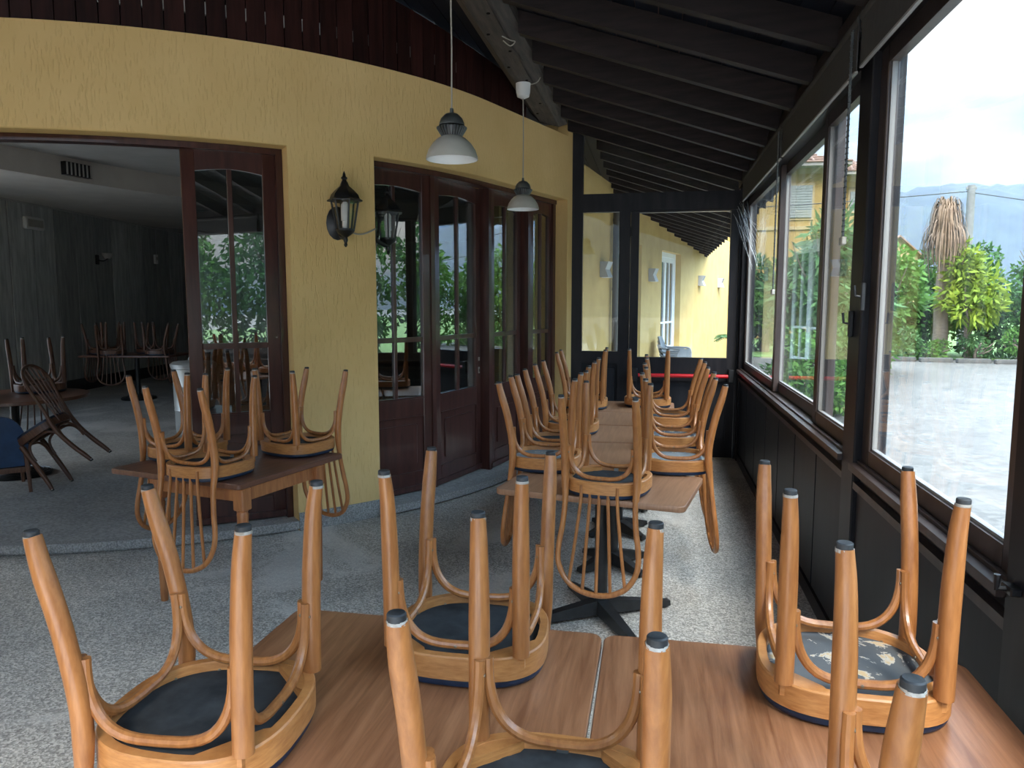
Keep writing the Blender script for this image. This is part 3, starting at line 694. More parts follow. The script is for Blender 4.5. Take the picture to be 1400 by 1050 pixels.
# ================================================================== TABLES
def rrect(x0, y0, x1, y1, r, n=5):
    P = []
    for cx, cy, a in ((x1-r, y1-r, 0), (x0+r, y1-r, 90), (x0+r, y0+r, 180), (x1-r, y0+r, 270)):
        for i in range(n+1):
            t = R(a + 90*i/n); P.append((cx + r*math.cos(t), cy + r*math.sin(t)))
    return P
def ped_table(label, c, size, ztop, rz=0, wood='walnut', foot=0.40, group=None, twist=45, round_=False, ribbed=False):
    t = thing('pedestal_table', label, 'table', (c[0], c[1], 0 if not ribbed else FLI), rz, group); z0 = 0 if not ribbed else FLI
    zt = ztop - z0; w, d = size[0]/2, size[1]/2
    m = MB(); poly = [(w*math.cos(2*PI*i/40), w*math.sin(2*PI*i/40)) for i in range(40)] if round_ else rrect(-w, -d, w, d, 0.035)
    m.prism(poly, zt-0.030, zt, 0.003); m.build('tabletop', wood, t)
    m = MB(); m.tube([(0,0,0.06), (0,0,zt-0.05)], 0.036, 20); m.build('column', 'black_iron', t)
    m = MB(); m.box((-0.22,-0.03,zt-0.05), (0.22,0.03,zt-0.0305)); m.box((-0.03,-0.22,zt-0.049), (0.03,0.22,zt-0.0306)); m.build('top_bracket', 'black_iron', t)
    if ribbed:
        m = MB(); m.lathe([(0.27,0.0),(0.275,0.02),(0.05,0.075)], 32); b = m.build('base_disc', 'black_iron', t)
        for i in range(7):
            r0 = 0.265 - i*0.031; zz = 0.026 + i*0.0085
            m = MB(); m.tube([(r0*math.cos(2*PI*k/32), r0*math.sin(2*PI*k/32), zz) for k in range(33)], 0.007, 6); m.build('rib', 'black_iron', b)
    else:
        for k in range(4):
            a = R(twist + 90*k); Mx = Matrix.Rotation(a, 4, 'Z')
            m = MB(); v = []
            for x, hw, z0_, z1 in ((0.0, 0.045, 0.03, 0.105), (0.12, 0.038, 0.022, 0.085), (foot-0.03, 0.026, 0.012, 0.045), (foot, 0.022, 0.012, 0.040)):
                v += [Mx @ Vector(p) for p in ((x,-hw,z0_),(x,hw,z0_),(x,hw*0.75,z1),(x,-hw*0.75,z1))]
            f = [(3,2,1,0),(12,13,14,15)]
            for i in range(3):
                for j in range(4): f.append((i*4+j, i*4+(j+1)%4, i*4+4+(j+1)%4, i*4+4+j))
            m.add(v, f); sp = m.build('base_foot', 'black_iron', t)
            m = MB(); q = Mx @ Vector((foot-0.035, 0, 0)); m.lathe([(0.016,0.0),(0.018,0.006),(0.012,0.013)], 12, (q.x, q.y, 0.0)); m.build('glide', 'black_iron', sp)
    return t
ZT = 0.75
ft1 = ped_table('walnut laminate table, closest to the yellow wall in the front pair', (-0.602, 1.665), (0.945, 0.81), ZT, R(-0.3), 'walnut', group=None)
ft2 = ped_table('walnut laminate table tucked up against the dark window parapet', (0.351, 1.662), (0.942, 0.81), ZT, R(0.2), 'walnut')
m = MB(); m.box((-0.474, -0.395, ZT-0.028), (-0.4715, 0.395, ZT-0.003)); e = m.build('edge_strip', 'edge_strip', ft2, smooth=False)
# chairs on the front pair
chair((-0.925, 1.390, ZT), 'upturned bentwood chair with its back hanging off the end of the front table', back=180+3)
chair((-0.471, 1.880, ZT), 'upturned bentwood chair with clean black underside on the front table facing the glazed doors', back=90)
chair((-0.164, 1.213, ZT), 'upturned bentwood chair straddling the joint between the two front tables', back=-91)
chair((0.480, 1.862, ZT), 'upturned bentwood chair with torn crumpled grey underside beside the big window', back=88, cloth='torn_cloth')
chair((0.495, 1.145, ZT), 'upturned bentwood chair on the front table nearest the parapet corner', back=-92)

# long row of tables
ZR_ = 0.74
ped_table('pale walnut table at the near end of the long row', (-0.255, 3.92), (0.97, 0.655), ZR_, R(-11), 'walnut_pale', twist=40, foot=0.42)
GT = 'tables further along the long row'
for y, nth in ((4.72, 'second'), (5.45, 'third'), (6.18, 'fourth'), (6.895, 'last')):
    ped_table('pale walnut table, %s in the long row counted from its free-hanging spindle back' % nth, (-0.235, y), (0.86, 0.70), ZR_-0.001, R(-1 + (y*7 % 2)), 'walnut_pale', group=GT, foot=0.28)
chair((-0.212, 3.770, ZR_), 'upturned bentwood chair hanging its spindle back over the near end of the long row', back=-100)
GL = 'upturned chairs along the folding-door side of the long row'
chair((-0.60, 4.26, ZR_), 'first upturned chair on the folding-door side of the long row, dusty pale underside', back=180, cloth='dusty_cloth')
chair((-0.59, 4.75, ZR_), 'second upturned chair on the folding-door side of the long row', back=182)
chair((-0.585, 5.48, ZR_), 'third upturned chair on the folding-door side of the long row', back=179)
chair((-0.60, 6.78, ZR_), 'last upturned chair on the folding-door side of the long row', back=181)
chair((0.125, 4.34, ZR_), 'first upturned chair on the window side of the long row, pale worn underside', back=4, cloth='dusty_cloth')
chair((0.125, 5.08, ZR_), 'second upturned chair on the window side of the long row, stained underside', back=2, cloth='torn_cloth')
chair((0.125, 5.92, ZR_), 'third upturned chair on the window side of the long row', back=1)
chair((-0.045, 6.98, ZR_), 'upturned bentwood chair at the exit-door end of the long row', back=90)

# wooden table with turned legs beside the yellow wall
U = Vector((0.227, 0.974, 0)).normalized(); V_ = Vector((-0.974, 0.227, 0)).normalized()
TCx, TCy = -2.354, 3.895
t = thing('wooden_table', 'wooden four-legged table with brown laminate top beside the yellow column', 'table', (TCx, TCy, 0), math.atan2(U.y, U.x) - PI/2)
# local x = -V_ (towards the veranda), local y = U
m = MB(); m.prism(rrect(-0.63, -0.355, 0.335, 0.535, 0.02), 0.72, 0.75, 0.004); m.build('tabletop', 'walnut_dark', t)
for a, b in (((-0.29,-0.315), (0.29,-0.293)), ((-0.29,0.293), (0.29,0.315))):
    m = MB(); m.box((a[0], a[1], 0.645), (b[0], b[1], 0.7195)); m.build('apron', 'table_wood', t, smooth=False)
for x in (-0.315, 0.293):
    m = MB(); m.box((x, -0.29, 0.645), (x+0.022, 0.29, 0.7195)); m.build('apron', 'table_wood', t, smooth=False)
for sx_ in (-1, 1):
    for sy in (-1, 1):
        m = MB(); x, y = sx_*0.305, sy*0.305; m.bbox((x-0.035, y-0.035, 0.60), (x+0.035, y+0.035, 0.7195), 0.006)
        m.lathe([(0.018,0.0),(0.020,0.004),(0.0215,0.02),(0.0255,0.30),(0.028,0.55),(0.031,0.575),(0.026,0.590),(0.033,0.602)], 18, (x, y, 0)); m.build('leg', 'table_wood', t)
chair((-2.395, 3.675, 0.75), 'upturned chair with its spindle back hanging in front of the wooden table', back=math.degrees(math.atan2(-U.y, -U.x))+4)
chair((-2.21, 4.34, 0.75), 'upturned chair on the wooden table with its back hanging towards the yellow column', back=68)
chair((-2.81, 4.08, 0.75), 'upturned chair on the wooden table with its back hanging towards the dining room', back=172)

# ================================================================== DINING ROOM THINGS
ZI = 0.075
ped_table('round pale-topped table with ribbed iron base inside the dark dining room', (-5.86, 5.92), (1.24, 1.24), 0.83, 0, 'walnut_dark', round_=True, ribbed=True)
GI = 'upturned chairs on the round table inside the dining room'
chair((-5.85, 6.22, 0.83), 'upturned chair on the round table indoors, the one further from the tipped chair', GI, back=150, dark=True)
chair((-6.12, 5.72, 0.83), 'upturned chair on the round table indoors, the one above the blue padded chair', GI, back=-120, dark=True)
# chair tipped forward against the round table
def frame_mat(o, x, y, z): return Matrix(((x[0],y[0],z[0],o[0]),(x[1],y[1],z[1],o[1]),(x[2],y[2],z[2],o[2]),(0,0,0,1)))
def tipped(pivot, face, tilt):
    # pivot: floor point midway between the front feet; face: plan angle the chair faces; tilt: degrees tipped forward
    return Matrix.Translation((pivot[0], pivot[1], ZI)) @ Matrix.Rotation(R(face-90), 4, 'Z') @ Matrix.Rotation(-R(tilt), 4, 'X') @ Matrix.Translation((0, -0.177, 0))
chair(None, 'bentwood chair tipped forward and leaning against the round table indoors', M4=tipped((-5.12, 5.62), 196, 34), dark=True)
t = thing('padded_chair', 'low chair with a rounded blue padded back pulled up to the round table', 'chair', (-5.60, 5.42, ZI), math.atan2(0.69, -0.73) - PI/2)
# local +y faces the table, the back stands at -y
m = MB(); n = 20; v = []
for y in (-0.25, -0.19):
    for i in range(n+1):
        a = PI*i/n; v.append((0.25*math.copysign(abs(math.cos(a))**0.7, math.cos(a)), y + 0.03*math.cos(a)**2, 0.22 + 0.44*math.sin(a)**0.8))
k = n+1; f = [tuple(range(k)), tuple(range(2*k-1, k-1, -1))] + [(i, k+i, k+i+1, i+1) for i in range(n)] + [(0, n, k+n, k)]
m.add(v, f); m.build('back_pad', 'blue_pad', t)
m = MB(); m.bbox((-0.25,-0.245,0.17), (0.25,-0.19,0.215), 0.01); m.build('back_rail', 'brown_wood', t)
m = MB(); m.prism(rrect(-0.23, -0.19, 0.23, 0.22, 0.06), 0.36, 0.43, 0.015); m.build('seat_pad', 'blue_pad', t)
m = MB(); m.prism(rrect(-0.22, -0.18, 0.22, 0.21, 0.05), 0.32, 0.3595); m.build('seat_frame', 'brown_wood', t)
for sx_ in (-1, 1):
    m = MB(); m.tube([(sx_*0.23,-0.30,0.0), (sx_*0.215,-0.20,0.40)], [0.014,0.022], 10); m.build('leg', 'brown_wood', t)
    m = MB(); m.tube([(sx_*0.20,0.19,0.0), (sx_*0.19,0.17,0.33)], [0.014,0.02], 10); m.build('leg', 'brown_wood', t)
ped_table('dark table along the grey boarded wall of the dining room', (-8.48, 11.05), (1.5, 0.85), 0.83, R(10), 'walnut_dark', ribbed=True)
GW = 'upturned chairs on the table along the boarded wall'
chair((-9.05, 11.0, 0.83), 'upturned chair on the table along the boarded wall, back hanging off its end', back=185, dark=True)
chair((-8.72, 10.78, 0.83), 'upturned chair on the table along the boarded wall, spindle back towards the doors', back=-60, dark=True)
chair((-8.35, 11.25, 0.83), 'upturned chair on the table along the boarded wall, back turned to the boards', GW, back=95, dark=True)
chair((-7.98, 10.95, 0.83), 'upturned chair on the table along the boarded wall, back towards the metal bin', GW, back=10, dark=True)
# metal bin
t = thing('metal_bin', 'pale metal drum bin with a lid standing inside the dining room', 'bin', (-5.62, 8.35, ZI))
m = MB(); m.lathe([(0.225,0.0),(0.235,0.02),(0.24,0.28),(0.246,0.29),(0.24,0.30),(0.245,0.58),(0.251,0.59),(0.245,0.60),(0.25,0.80),(0.262,0.81),(0.262,0.83)], 32); m.build('drum', 'drum_metal', t)
m = MB(); m.lathe([(0.268,0.828),(0.272,0.86),(0.24,0.885),(0.06,0.90)], 32); m.build('lid', 'drum_metal', t)
m = MB(); m.tube(cat([(-0.06,0,0.898),(-0.055,0,0.93),(0,0,0.942),(0.055,0,0.93),(0.06,0,0.898)], 4), 0.009, 8); m.build('lid_handle', 'drum_metal', t)
# fittings on the boarded wall
def on_wall(px, z, d=0.02): 
    return iw(px, d, z)
q = iw(2.55, 0.03, 2.98)
t = thing('emergency_light', 'rectangular white emergency light high on the grey boarded wall', 'light', q, IA)
m = MB(); m.bbox((-0.24,-0.07,-0.10), (0.24,0.0,0.10), 0.02); m.build('housing', 'white_plastic', t)
m = MB(); m.bbox((-0.19,-0.078,-0.06), (0.19,-0.07,0.06), 0.004); m.build('diffuser', 'shade_out', t)
for tt, nm in ((4.35, 'small wall lamp on the grey boarded wall'), (0.9, 'small wall lamp on the boarded wall near the round table')):
    q = iw(tt, 0.022, 2.52); t = thing('wall_lamp', nm, 'lamp', q, IA)
    m = MB(); m.bbox((-0.05,-0.03,-0.12), (0.05,0,0.06), 0.01); m.build('back_plate', 'lantern_black', t)
    m = MB(); m.tube(cat([(0,-0.03,-0.04),(0.03,-0.12,-0.05),(0.14,-0.14,0.0)], 5), 0.012, 8); m.build('arm', 'lantern_black', t)
    m = MB(); m.lathe([(0.05,0.0),(0.09,0.06),(0.10,0.10)], 16, (0.14,-0.14,0.0)); m.build('shade', 'plaster_grey', t)
q = iw(6.55, 0.022, 2.62); t = thing('wall_sensor', 'small white box on the grey boarded wall', 'sensor', q, IA)
m = MB(); m.bbox((-0.06,-0.05,-0.10), (0.06,0,0.10), 0.01); m.build('case', 'white_plastic', t)
m = MB(); m.bbox((-0.04,-0.056,-0.02), (0.04,-0.05,0.05), 0.004); m.build('lens', 'plaster_grey', t)
t = thing('air_vent', 'dark slatted air vent in the plaster bulkhead', 'vent', (-7.60, 8.95, 3.445), R(81))
m = MB(); m.box((-0.20,-0.02,-0.085), (0.20,0.06,0.085)); m.build('vent_back', 'lantern_black', t, smooth=False)
for i in range(7):
    x = -0.18 + i*0.06; m = MB(); m.box((x-0.006,-0.03,-0.08), (x+0.012,-0.02,0.08)); m.build('slat', 'plaster_grey', t, smooth=False)

# ================================================================== LAMPS
def pendant(label, x, y, ztop, zshade, k=1.0):
    t = thing('pendant_lamp', label, 'lamp', (x, y, 0))
    m = MB(); m.lathe([(0.062,0.0),(0.058,-0.07),(0.050,-0.105),(0.018,-0.12)], 20, (0,0,ztop)); m.build('ceiling_rose', 'white_plastic', t)
    m = MB(); m.tube([(0,0,ztop-0.115), (0.003,0,(ztop+zshade)/2), (0,0,zshade+0.10*k)], 0.0045, 8); m.build('cord', 'cord', t)
    def P(l): return [(a*k, b*k + zshade) for a, b in l]
    m = MB(); m.lathe(P([(0.012,0.115),(0.014,0.085),(0.045,0.075),(0.075,0.045),(0.088,0.012),(0.088,0.0)]), 28); m.build('cap', 'grey_metal', t)
    hs = MB(); hs.lathe(P([(0.075,0.0),(0.098,-0.014),(0.098,-0.022),(0.072,-0.075)]), 28); hso = hs.build('heat_sink', 'lantern_black', t)
    for i in range(28):
        a = 2*PI*i/28; Mx = Matrix.Rotation(a, 4, 'Z'); m = MB()
        m.add([Mx @ Vector(p) for p in ((0.070*k,-0.003,zshade+0.0*k),(0.106*k,-0.003,zshade-0.014*k),(0.106*k,-0.003,zshade-0.022*k),(0.072*k,-0.003,zshade-0.076*k),(0.070*k,0.003,zshade),(0.106*k,0.003,zshade-0.014*k),(0.106*k,0.003,zshade-0.022*k),(0.072*k,0.003,zshade-0.076*k))],
              [(0,1,2,3),(7,6,5,4),(0,4,5,1),(1,5,6,2),(2,6,7,3),(3,7,4,0)]); m.build('fin', 'grey_metal', hso, smooth=False)
    prof = [(0.070,-0.075),(0.100,-0.092),(0.135,-0.125),(0.165,-0.170),(0.180,-0.215),(0.182,-0.232)]
    m = MB(); m.lathe(P(prof + [(0.179,-0.232)]), 36, cap=False); m.build('lamp_shade', 'shade_out', t)
    m = MB(); m.lathe(P([(a-0.004, b) for a, b in prof]), 36, cap=False); m.build('shade_lining', 'shade_in', t)
    m = MB(); m.lathe(P([(0.02,-0.075),(0.05,-0.10),(0.055,-0.13),(0.03,-0.16),(0.005,-0.165)]), 20); m.build('bulb', 'shade_in', t)
    return t
pendant('dome pendant lamp on the longest cord nearest the wooden table', -1.13, 4.15, 3.484, 2.675, 0.80)
pendant('dome pendant lamp hanging before the folding doors with a white ceiling rose', -1.10, 6.28, 3.484, 2.64, 0.74)
c_ = cat([(-1.06,6.28,3.47),(-0.98,6.30,3.50),(-0.938,6.28,3.60),(-0.93,6.2,3.68),(-0.932,6.05,3.72)], 6)
m = MB(); m.tube(c_, 0.0045, 6); tag(m.build('lamp_cable', 'cord'), 'thin pale cable looping from the white ceiling rose up the beam', 'cable')
c_ = cat([(-1.06,5.25,3.483),(-1.02,5.30,3.462),(-0.98,5.27,3.478),(-1.0,5.20,3.466),(-1.05,5.16,3.482)], 6)
m = MB(); m.tube(c_, 0.004, 6); tag(m.build('wire_end', 'cord'), 'short twisted wire end sticking out under the roof beam', 'cable')

def lantern(label, base, face, k=1.0, arm=0.19):
    # base: point on the wall, face: plan angle of the outward direction
    t = thing('wall_lantern', label, 'lantern', base, R(face)-PI/2)      # local +y points away from the wall
    m = MB(); Rx = Matrix.Rotation(-PI/2, 4, 'X')
    m.lathe([(0.085,0.0),(0.085,0.012),(0.055,0.022),(0.03,0.035)], 16, (0,0,0), Matrix.Translation((0,0,-0.03)) @ Rx @ Matrix.Scale(1.45, 4, (0,1,0))); m.build('back_plate', 'lantern_black', t)
    m = MB(); m.tube(cat([(0,0.02,-0.06),(0,0.08,-0.12),(0,0.15,-0.145),(0,arm,-0.13)], 6), [0.017]*18+[0.02], 10); m.build('arm', 'lantern_black', t)
    y = arm
    m = MB(); m.lathe([(0.003,-0.215),(0.014,-0.20),(0.010,-0.185),(0.018,-0.165),(0.014,-0.145),(0.05,-0.12),(0.068,-0.10),(0.068,-0.085)], 12, (0,y,0)); m.build('cup', 'lantern_black', t)
    for i in range(6):
        a = 2*PI*(i+0.5)/6; m = MB(); p0 = (0.062*math.cos(a), y+0.062*math.sin(a), -0.09); p1 = (0.098*math.cos(a), y+0.098*math.sin(a), 0.115)
        m.tube([p0, p1], 0.0068, 6); m.build('cage_bar', 'lantern_black', t)
        b = 2*PI*(i+1.5)/6; m = MB()
        m.add([(0.060*math.cos(a),y+0.060*math.sin(a),-0.088),(0.060*math.cos(b),y+0.060*math.sin(b),-0.088),(0.095*math.cos(b),y+0.095*math.sin(b),0.112),(0.095*math.cos(a),y+0.095*math.sin(a),0.112)], [(0,1,2,3)]); m.build('glass_pane', 'pane_lantern', t, smooth=False)
    m = MB(); m.lathe([(0.128,0.108),(0.128,0.116),(0.108,0.128),(0.098,0.155),(0.070,0.185),(0.035,0.215),(0.022,0.245)], 6, (0,y,0), ph=PI/6); m.build('roof', 'lantern_black', t)
    m = MB(); m.lathe([(0.022,0.244),(0.014,0.258),(0.024,0.272),(0.012,0.285),(0.010,0.300),(0.002,0.320)], 12, (0,y,0)); m.build('finial', 'lantern_black', t)
    m = MB(); m.lathe([(0.022,-0.085),(0.022,-0.03),(0.028,-0.028),(0.028,0.085),(0.015,0.105)], 14, (0,y,0)); m.build('bulb', 'white_plastic', t)
    return t
q = path(ang(-42.9)); lantern('black six-sided wall lantern on the yellow column', (q[0], q[1], 2.305), -42.9 - 6)
q = path(S2a, -0.085); lantern('black wall lantern inside the reveal beside the folding doors', (q[0], q[1], 2.285), math.degrees(math.atan2(math.cos(TE + S2a/RAD), -math.sin(TE + S2a/RAD))), 0.95, 0.165)
pts = []
for i in range(9):
    tt = i/8; q = path(ang(-42.0) + (S2a - ang(-42.0) - 0.0)*tt, 0.007); pts.append((q[0], q[1], 2.255 - 0.05*math.sin(PI*tt**0.8)))
m = MB(); m.tube(cat(pts, 3), 0.006, 6); tag(m.build('lantern_cable', 'cord'), 'sagging cable on the wall between the two black lanterns', 'cable')

# ================================================================== BLINDS
def blind(label, y0, y1, chain=None, zc=1.95):
    t = thing('roller_blind', label, 'blind', (XR-0.05, (y0+y1)/2, 2.88)); h = (y1-y0)/2
    m = MB(); m.tube([(-0.005,-h,0.0), (-0.005,h,0.0)], 0.032, 16); m.build('roller_tube', 'blind_cloth', t)
    m = MB(); m.box((-0.030,-h+0.015,-0.205), (-0.024,h-0.015,0.004)); m.build('blind_fabric', 'blind_cloth', t, smooth=False)
    m = MB(); m.bbox((-0.034,-h+0.015,-0.214), (-0.020,h-0.015,-0.205), 0.002); m.build('hem_bar', 'blind_hem', t)
    for s_ in (-1, 1):
        m = MB(); m.bbox((-0.03, s_*h-0.006, -0.05), (0.048, s_*h+0.006, 0.03), 0.003); m.build('bracket', 'lantern_black', t)
    if chain is not None:
        yy = chain - (y0+y1)/2; zb = zc - 2.88
        m = MB(); m.tube([(-0.035, yy-0.012, -0.02), (-0.035, yy-0.012, zb), (-0.035, yy+0.012, zb), (-0.035, yy+0.012, -0.02)], 0.003, 6); ch_ = m.build('chain', 'grey_metal', t)
        n = int((-0.02-zb)/0.024)
        m = MB()
        for i in range(n):
            for d in (-0.012, 0.012): m.lathe([(0.001,-0.006),(0.0062,0.0),(0.001,0.006)], 6, (-0.035, yy+d, -0.03 - i*0.024))
        tag(m.build('chain_beads', 'grey_metal', ch_), kind='stuff')
        m = MB(); m.bbox((-0.045, yy-0.03, zb-0.03), (-0.025, yy+0.03, zb+0.005), 0.004); m.build('chain_weight', 'shade_out', t)
blind('dark roller blind above the window beside the thick post', 3.50, 5.42, 3.58, 1.98)
blind('dark roller blind above the far cobwebbed window', 5.46, 7.72, 5.54, 1.78)
blind('dark roller blind above the large forecourt window', 1.30, 3.46)
blind('dark roller blind above the window behind the front tables', -0.9, 1.26)
# cobwebs in the far corner
rw = random.Random(5); wb_ = MB()
for i in range(20):
    a = Vector((XR-0.02-rw.uniform(0,0.10), 7.95+rw.uniform(-0.2,0.28), 2.62+rw.uniform(-0.05,0.08))); b = Vector((XR+0.03, 7.45+rw.uniform(-0.2,0.25), 2.22+rw.uniform(-0.22,0.22)))
    wb_.tube([a, (a+b)/2 - Vector((0,0,0.02)), b], 0.0006, 3, False)
tag(wb_.build('cobweb', 'web_white'), 'thin white cobweb strung across the far window corner', 'cobweb', kind='stuff')
# ================================================================== PORCH BEYOND THE FAR SCREEN
WX, WY = -0.82, 11.9; wu = Vector((0.266, 0.964, 0)).normalized(); wn = Vector((wu.y, -wu.x, 0))
def pw(t, d, z): return (WX + wu.x*t + wn.x*d, WY + wu.y*t + wn.y*d, z)
def pbox(name, t0, t1, d0, d1, z0, z1, mt, par=None):
    m = MB(); m.add([pw(t0,d0,z0),pw(t1,d0,z0),pw(t1,d1,z0),pw(t0,d1,z0),pw(t0,d0,z1),pw(t1,d0,z1),pw(t1,d1,z1),pw(t0,d1,z1)],
        [(0,3,2,1),(4,5,6,7),(0,1,5,4),(1,2,6,5),(2,3,7,6),(3,0,4,7)]); return m.build(name, mt, par, smooth=False)
def ztp(t): return zdeck(pw(t, 0, 0)[0]) 
m = MB()
def seg(t0, t1, z0, z1, d1=0.0):
    m.add([pw(t0,-0.35,z0),pw(t1,-0.35,z0),pw(t1,d1,z0),pw(t0,d1,z0),pw(t0,-0.35,z1),pw(t1,-0.35,z1),pw(t1,d1,z1),pw(t0,d1,z1)], [(0,3,2,1),(4,5,6,7),(0,1,5,4),(1,2,6,5),(2,3,7,6),(3,0,4,7)])
ops = [(0.75, 2.15), (3.55, 5.15)]
t0 = -3.55
for a, b in ops: seg(t0, a, 0, 3.88); seg(a, b, 2.72, 3.88); t0 = b
seg(t0, 13.2, 0, 3.4)
pwall = struct(m.build('wall_porch', 'yellow_ext', smooth=False), 'yellow wall of the open porch beyond the glazed screen')
for a, b in ((-3.55, 0.75), (2.15, 3.55), (5.15, 9.0)): pbox('inner_lining', a, b, -0.40, -0.352, 0.08, 3.6, 'int_wall', pwall)
for i, (a, b) in enumerate(ops):
    d = thing('window_%d' % (8+i)); struct(d, 'white french window in the porch wall')
    pbox('frame', a, a+0.08, -0.20, -0.12, 0.02, 2.72, 'white_paint', d); pbox('frame', b-0.08, b, -0.20, -0.12, 0.02, 2.72, 'white_paint', d); pbox('frame', a+0.08, b-0.08, -0.20, -0.12, 2.62, 2.72, 'white_paint', d)
    for k in range(2):
        c0 = a+0.08 + k*(b-a-0.16)/2; c1 = c0 + (b-a-0.16)/2
        for e0, e1, z0, z1 in ((c0, c0+0.07, 0.03, 2.62), (c1-0.07, c1, 0.03, 2.62), (c0+0.07, c1-0.07, 0.03, 0.75), (c0+0.07, c1-0.07, 2.52, 2.62), (c0+0.07, c1-0.07, 1.24, 1.28), ((c0+c1)/2-0.015, (c0+c1)/2+0.015, 0.75, 2.52)):
            pbox('glazing_bar', e0, e1, -0.185, -0.135, z0, z1, 'white_paint', d)
        pbox('pane', c0+0.07, c1-0.07, -0.163, -0.157, 0.75, 2.52, 'pane_door', d)
for tt in (0.0, 2.72, 7.0, 9.4):
    t = thing('porch_sconce', 'grey square wall light on the yellow porch wall', 'light', pw(tt, 0, 2.2), math.atan2(wu.y, wu.x), 'grey porch wall lights')
    m = MB(); m.add([(-0.11,-0.001,-0.12),(0.11,-0.001,-0.12),(0.11,-0.001,0.12),(-0.11,-0.001,0.12),(-0.11,-0.14,-0.12),(0.11,-0.14,-0.12),(0.11,-0.14,0.12),(-0.11,-0.14,0.12),(-0.11,-0.09,0),(0.11,-0.09,0)],
        [(0,1,2,3),(4,8,9,5),(8,7,6,9),(0,4,5,1),(3,2,6,7),(0,3,7,8,4),(1,5,9,6,2)]); m.build('case', 'sconce_grey', t, smooth=False)
    m = MB(); m.bbox((-0.09,-0.12,-0.126), (0.09,-0.02,-0.1205), 0.003); m.build('lens', 'white_plastic', t)
t = thing('downpipe', 'grey rainwater downpipe on the yellow porch wall', 'pipe', (0,0,0))
m = MB(); m.tube([pw(0.42,0.08,0.0), pw(0.42,0.08,3.3)], 0.05, 16); m.build('pipe', 'pipe_grey', t)
for z in (0.6, 1.9, 3.0):
    m = MB(); q = pw(0.42,0.08,z); m.lathe([(0.056,-0.02),(0.056,0.02)], 16, q); m.build('pipe_clip', 'pipe_grey', t)
m = MB(); m.box((-2.2, YF+0.1, -0.12), (1.35, 25.0, -0.005)); struct(m.build('floor_porch', 'concrete', smooth=False), 'pale porch paving')
cp = thing('ceiling_porch'); struct(cp, 'sloping timber porch roof on dark rafters')
y = YF + 0.42
while y < 23:
    m = MB(); xw = WX + (y-WY)*wu.x/wu.y
    slope_box(m, max(-0.68, xw-0.1), 1.25, y-0.035, y+0.035, 0.0, 0.149); m.build('rafter', 'rafter_wood', cp, smooth=False); y += 0.58
for i in range(24):
    x = 1.25 - 0.135*i
    if x < -2.1: break
    m = MB(); slope_box(m, x-0.064, x+0.064, YF+0.06, 23.5, 0.15, 0.175); m.build('deck_board', 'deck_wood', cp, smooth=False)
m = MB(); slope_box(m, -2.2, 1.35, YF+0.06, 23.6, 0.18, 0.22); m.build('roof_skin', 'roof_tile', cp, smooth=False)
m = MB(); m.box((1.25, 22.6, 0), (2.7, 22.8, 2.6)); m.box((0.9, 22.6, 0), (1.26, 22.8, 2.6)); struct(m.build('wall_porch_end', 'orange_ext', smooth=False), 'ochre end wall closing the porch')
# stacked grey garden chairs on the porch
def garden_chair(label, loc, rz, nst, group=None):
    for k in range(nst):
        t = thing('garden_chair', label, 'chair', (loc[0], loc[1], loc[2] + k*0.075), rz, group)
        m = MB(); v = []; nu, nv = 10, 12
        for layer in (0, 1):
            for j in range(nv+1):
                q = j/nv; 
                for i in range(nu+1):
                    u = -1 + 2*i/nu; w = 0.24 + 0.02*q
                    y_, z_ = (0.24 - 0.45*q/0.5, 0.42 - 0.03*math.sin(PI*q/0.5)) if q <= 0.5 else (-0.21 - 0.14*(q-0.5)/0.5, 0.42 + 0.46*(q-0.5)/0.5)
                    hb = w*(1 - 0.35*max(0, q-0.8)/0.2*0.8); v.append((u*hb, y_ + (0.05*u*u if q > 0.5 else 0) - layer*0.008, z_ - layer*0.008))
        st = (nu+1); LY = st*(nv+1); f = []
        for j in range(nv):
            for i in range(nu):
                a = j*st+i; f += [(a, a+1, a+st+1, a+st), (LY+a, LY+a+st, LY+a+st+1, LY+a+1)]
        m.add(v, f); m.build('shell', 'chair_plastic', t)
        for s_ in (-1, 1):
            m = MB(); m.tube(cat([(s_*0.27,0.26,0.0),(s_*0.275,0.25,0.40),(s_*0.28,0.23,0.63),(s_*0.28,0.05,0.66),(s_*0.27,-0.18,0.66),(s_*0.25,-0.26,0.70)], 5), 0.020, 8); m.build('arm', 'chair_plastic', t)
            m = MB(); m.tube([(s_*0.26,-0.34,0.0), (s_*0.25,-0.22,0.44)], [0.020,0.022], 8); m.build('leg', 'chair_plastic', t)
GC = 'stacked grey garden chairs on the porch'
garden_chair('grey plastic garden armchair in a stack on the porch', (0.42, 14.7, 0), R(-100), 3, GC)
garden_chair('single grey plastic garden armchair leaning beside the porch stack', (0.28, 13.6, 0), R(60), 1)

